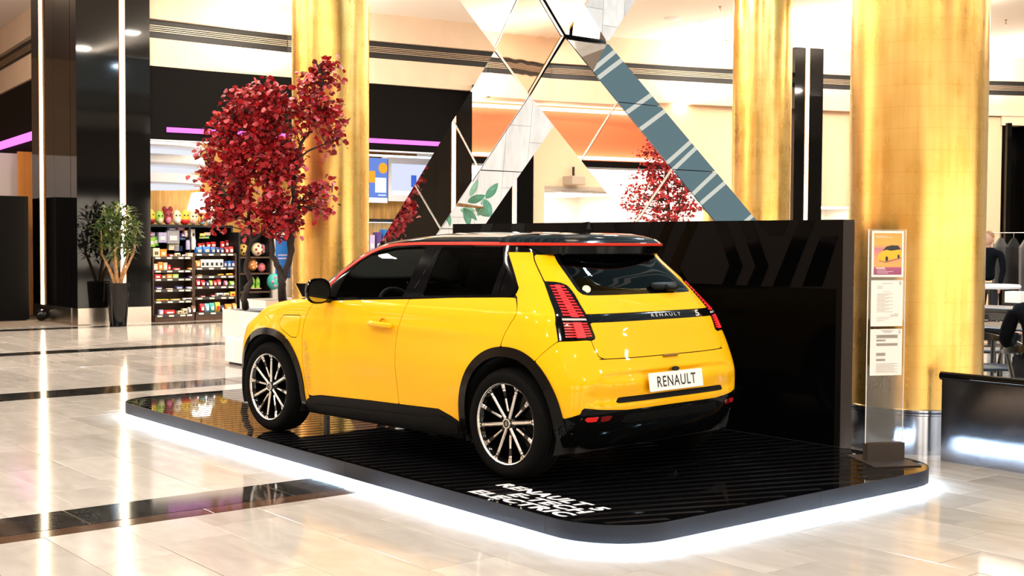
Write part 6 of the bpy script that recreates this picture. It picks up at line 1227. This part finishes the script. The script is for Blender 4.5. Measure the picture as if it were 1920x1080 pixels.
J = [((0, 0, .56), (.17, .15)), ((.0, 0, .72), (.165, .13)), ((.02, 0, .88), (.19, .13)), ((.04, 0, 1.00), (.17, .11)), ((.06, 0, 1.08), (.06, .06)), ((.08, 0, 1.14), .055),
     ((.04, .19, .99), .075), ((.06, .26, .76), .06), ((.26, .22, .70), .05), ((.40, .15, .78), .035), ((.04, -.19, .99), .075), ((.06, -.26, .76), .06), ((.26, -.22, .70), .05), ((.40, -.15, .78), .035)]
skin_body('jacket', J, [(0, 1), (1, 2), (2, 3), (3, 4), (4, 5), (3, 6), (6, 7), (7, 8), (8, 9), (3, 10), (10, 11), (11, 12), (12, 13)], JK, pe)
J = [((0, 0, .53), (.15, .12)), ((.05, .11, .52), .10), ((.45, .12, .52), .075), ((.44, .12, .10), .05), ((.50, .12, .05), .045), ((.05, -.11, .52), .10), ((.45, -.12, .52), .075), ((.44, -.12, .10), .05), ((.50, -.12, .05), .045)]
skin_body('trousers', J, [(0, 1), (1, 2), (2, 3), (3, 4), (0, 5), (5, 6), (6, 7), (7, 8)], TR, pe)
hd = MB().ball((.10, 0, 1.26), (.098, .078, .115), 20, 14).ball((.17, 0, 1.19), (.045, .045, .04), 12, 8).ball((.197, 0, 1.255), (.018, .014, .022), 8, 6)
for s in (1, -1): hd.ball((.10, s * .078, 1.25), (.022, .012, .032), 8, 6)
hd.build('head', SKIN, pe, 180); MB().ball((.08, 0, 1.285), (.105, .086, .108), 20, 14).build('hair', HAIR, pe, 180)
for s in (1, -1):
    h_ = MB().ball((.45, s * .14, .785), (.045, .035, .016), 12, 8)
    for k in range(4): h_.tube([(.48, s * (.115 + .018 * k), .79), (.52, s * (.115 + .018 * k), .788), (.545 + .006 * (k in (1, 2)), s * (.116 + .018 * k), .775)], [.009, .008, .006], 6)
    h_.tube([(.44, s * .11, .785), (.465, s * .085, .785), (.49, s * .08, .78)], [.010, .009, .007], 6); h_.build('hand', SKIN, pe, 60)
    MB().ball((.52, s * .12, .04), (.12, .045, .045), 12, 8).build('shoe', CW, pe, 180)
chair('black curved back chair carrying the seated person at the right edge', px_, py_, math.atan2(CF.y, CF.x) - .35)

# standing person far off, half hidden by the gold column
px_, py_ = gp(1853, 20.0); pf_ = thing('person', 'person in black standing far off beside the big gold column', 'person', (px_, py_, 0), math.atan2(CF.y, CF.x) + 2.4)
J = [((0, 0, .95), (.15, .12)), ((0, 0, 1.10), (.145, .10)), ((0, 0, 1.28), (.18, .11)), ((0, 0, 1.42), (.15, .09)), ((.01, 0, 1.50), (.055, .055)), ((.0, .20, 1.40), .065), ((.02, .25, 1.15), .05), ((.10, .23, .92), .038), ((0, -.20, 1.40), .065), ((.02, -.25, 1.15), .05), ((.10, -.23, .92), .038)]
skin_body('jacket', J, [(0, 1), (1, 2), (2, 3), (3, 4), (3, 5), (5, 6), (6, 7), (3, 8), (8, 9), (9, 10)], JK, pf_)
J = [((0, 0, .92), (.15, .11)), ((.0, .09, .86), .10), ((.02, .10, .48), .065), ((0, .10, .10), .045), ((.06, .10, .05), .04), ((0, -.09, .86), .10), ((.02, -.10, .48), .065), ((0, -.10, .10), .045), ((.06, -.10, .05), .04)]
skin_body('trousers', J, [(0, 1), (1, 2), (2, 3), (3, 4), (0, 5), (5, 6), (6, 7), (7, 8)], TR, pf_)
hd = MB().ball((.02, 0, 1.64), (.098, .078, .115), 18, 12).ball((.01, 0, 1.53), (.05, .05, .06), 12, 8).ball((.118, 0, 1.635), (.018, .014, .022), 8, 6)
for s in (1, -1): hd.ball((.02, s * .078, 1.63), (.022, .012, .032), 8, 6)
hd.build('head', SKIN, pf_, 180); MB().ball((.0, 0, 1.67), (.102, .084, .105), 18, 12).build('hair', mat('fair_hair', (.32, .17, .07), .6), pf_, 180)
for s in (1, -1):
    h_ = MB().ball((.12, s * .23, .87), (.03, .016, .045), 10, 8)
    for k in range(4): h_.tube([(.10 + .016 * k, s * .23, .84), (.103 + .016 * k, s * .228, .80), (.108 + .015 * k, s * .222, .768 + .006 * abs(k - 1))], [.009, .008, .006], 5)
    h_.tube([(.145, s * .23, .88), (.16, s * .222, .85), (.162, s * .215, .825)], [.010, .009, .007], 5); h_.build('hand', SKIN, pf_, 60); MB().ball((.06, s * .10, .04), (.13, .045, .045), 12, 8).build('shoe', CW, pf_, 180)
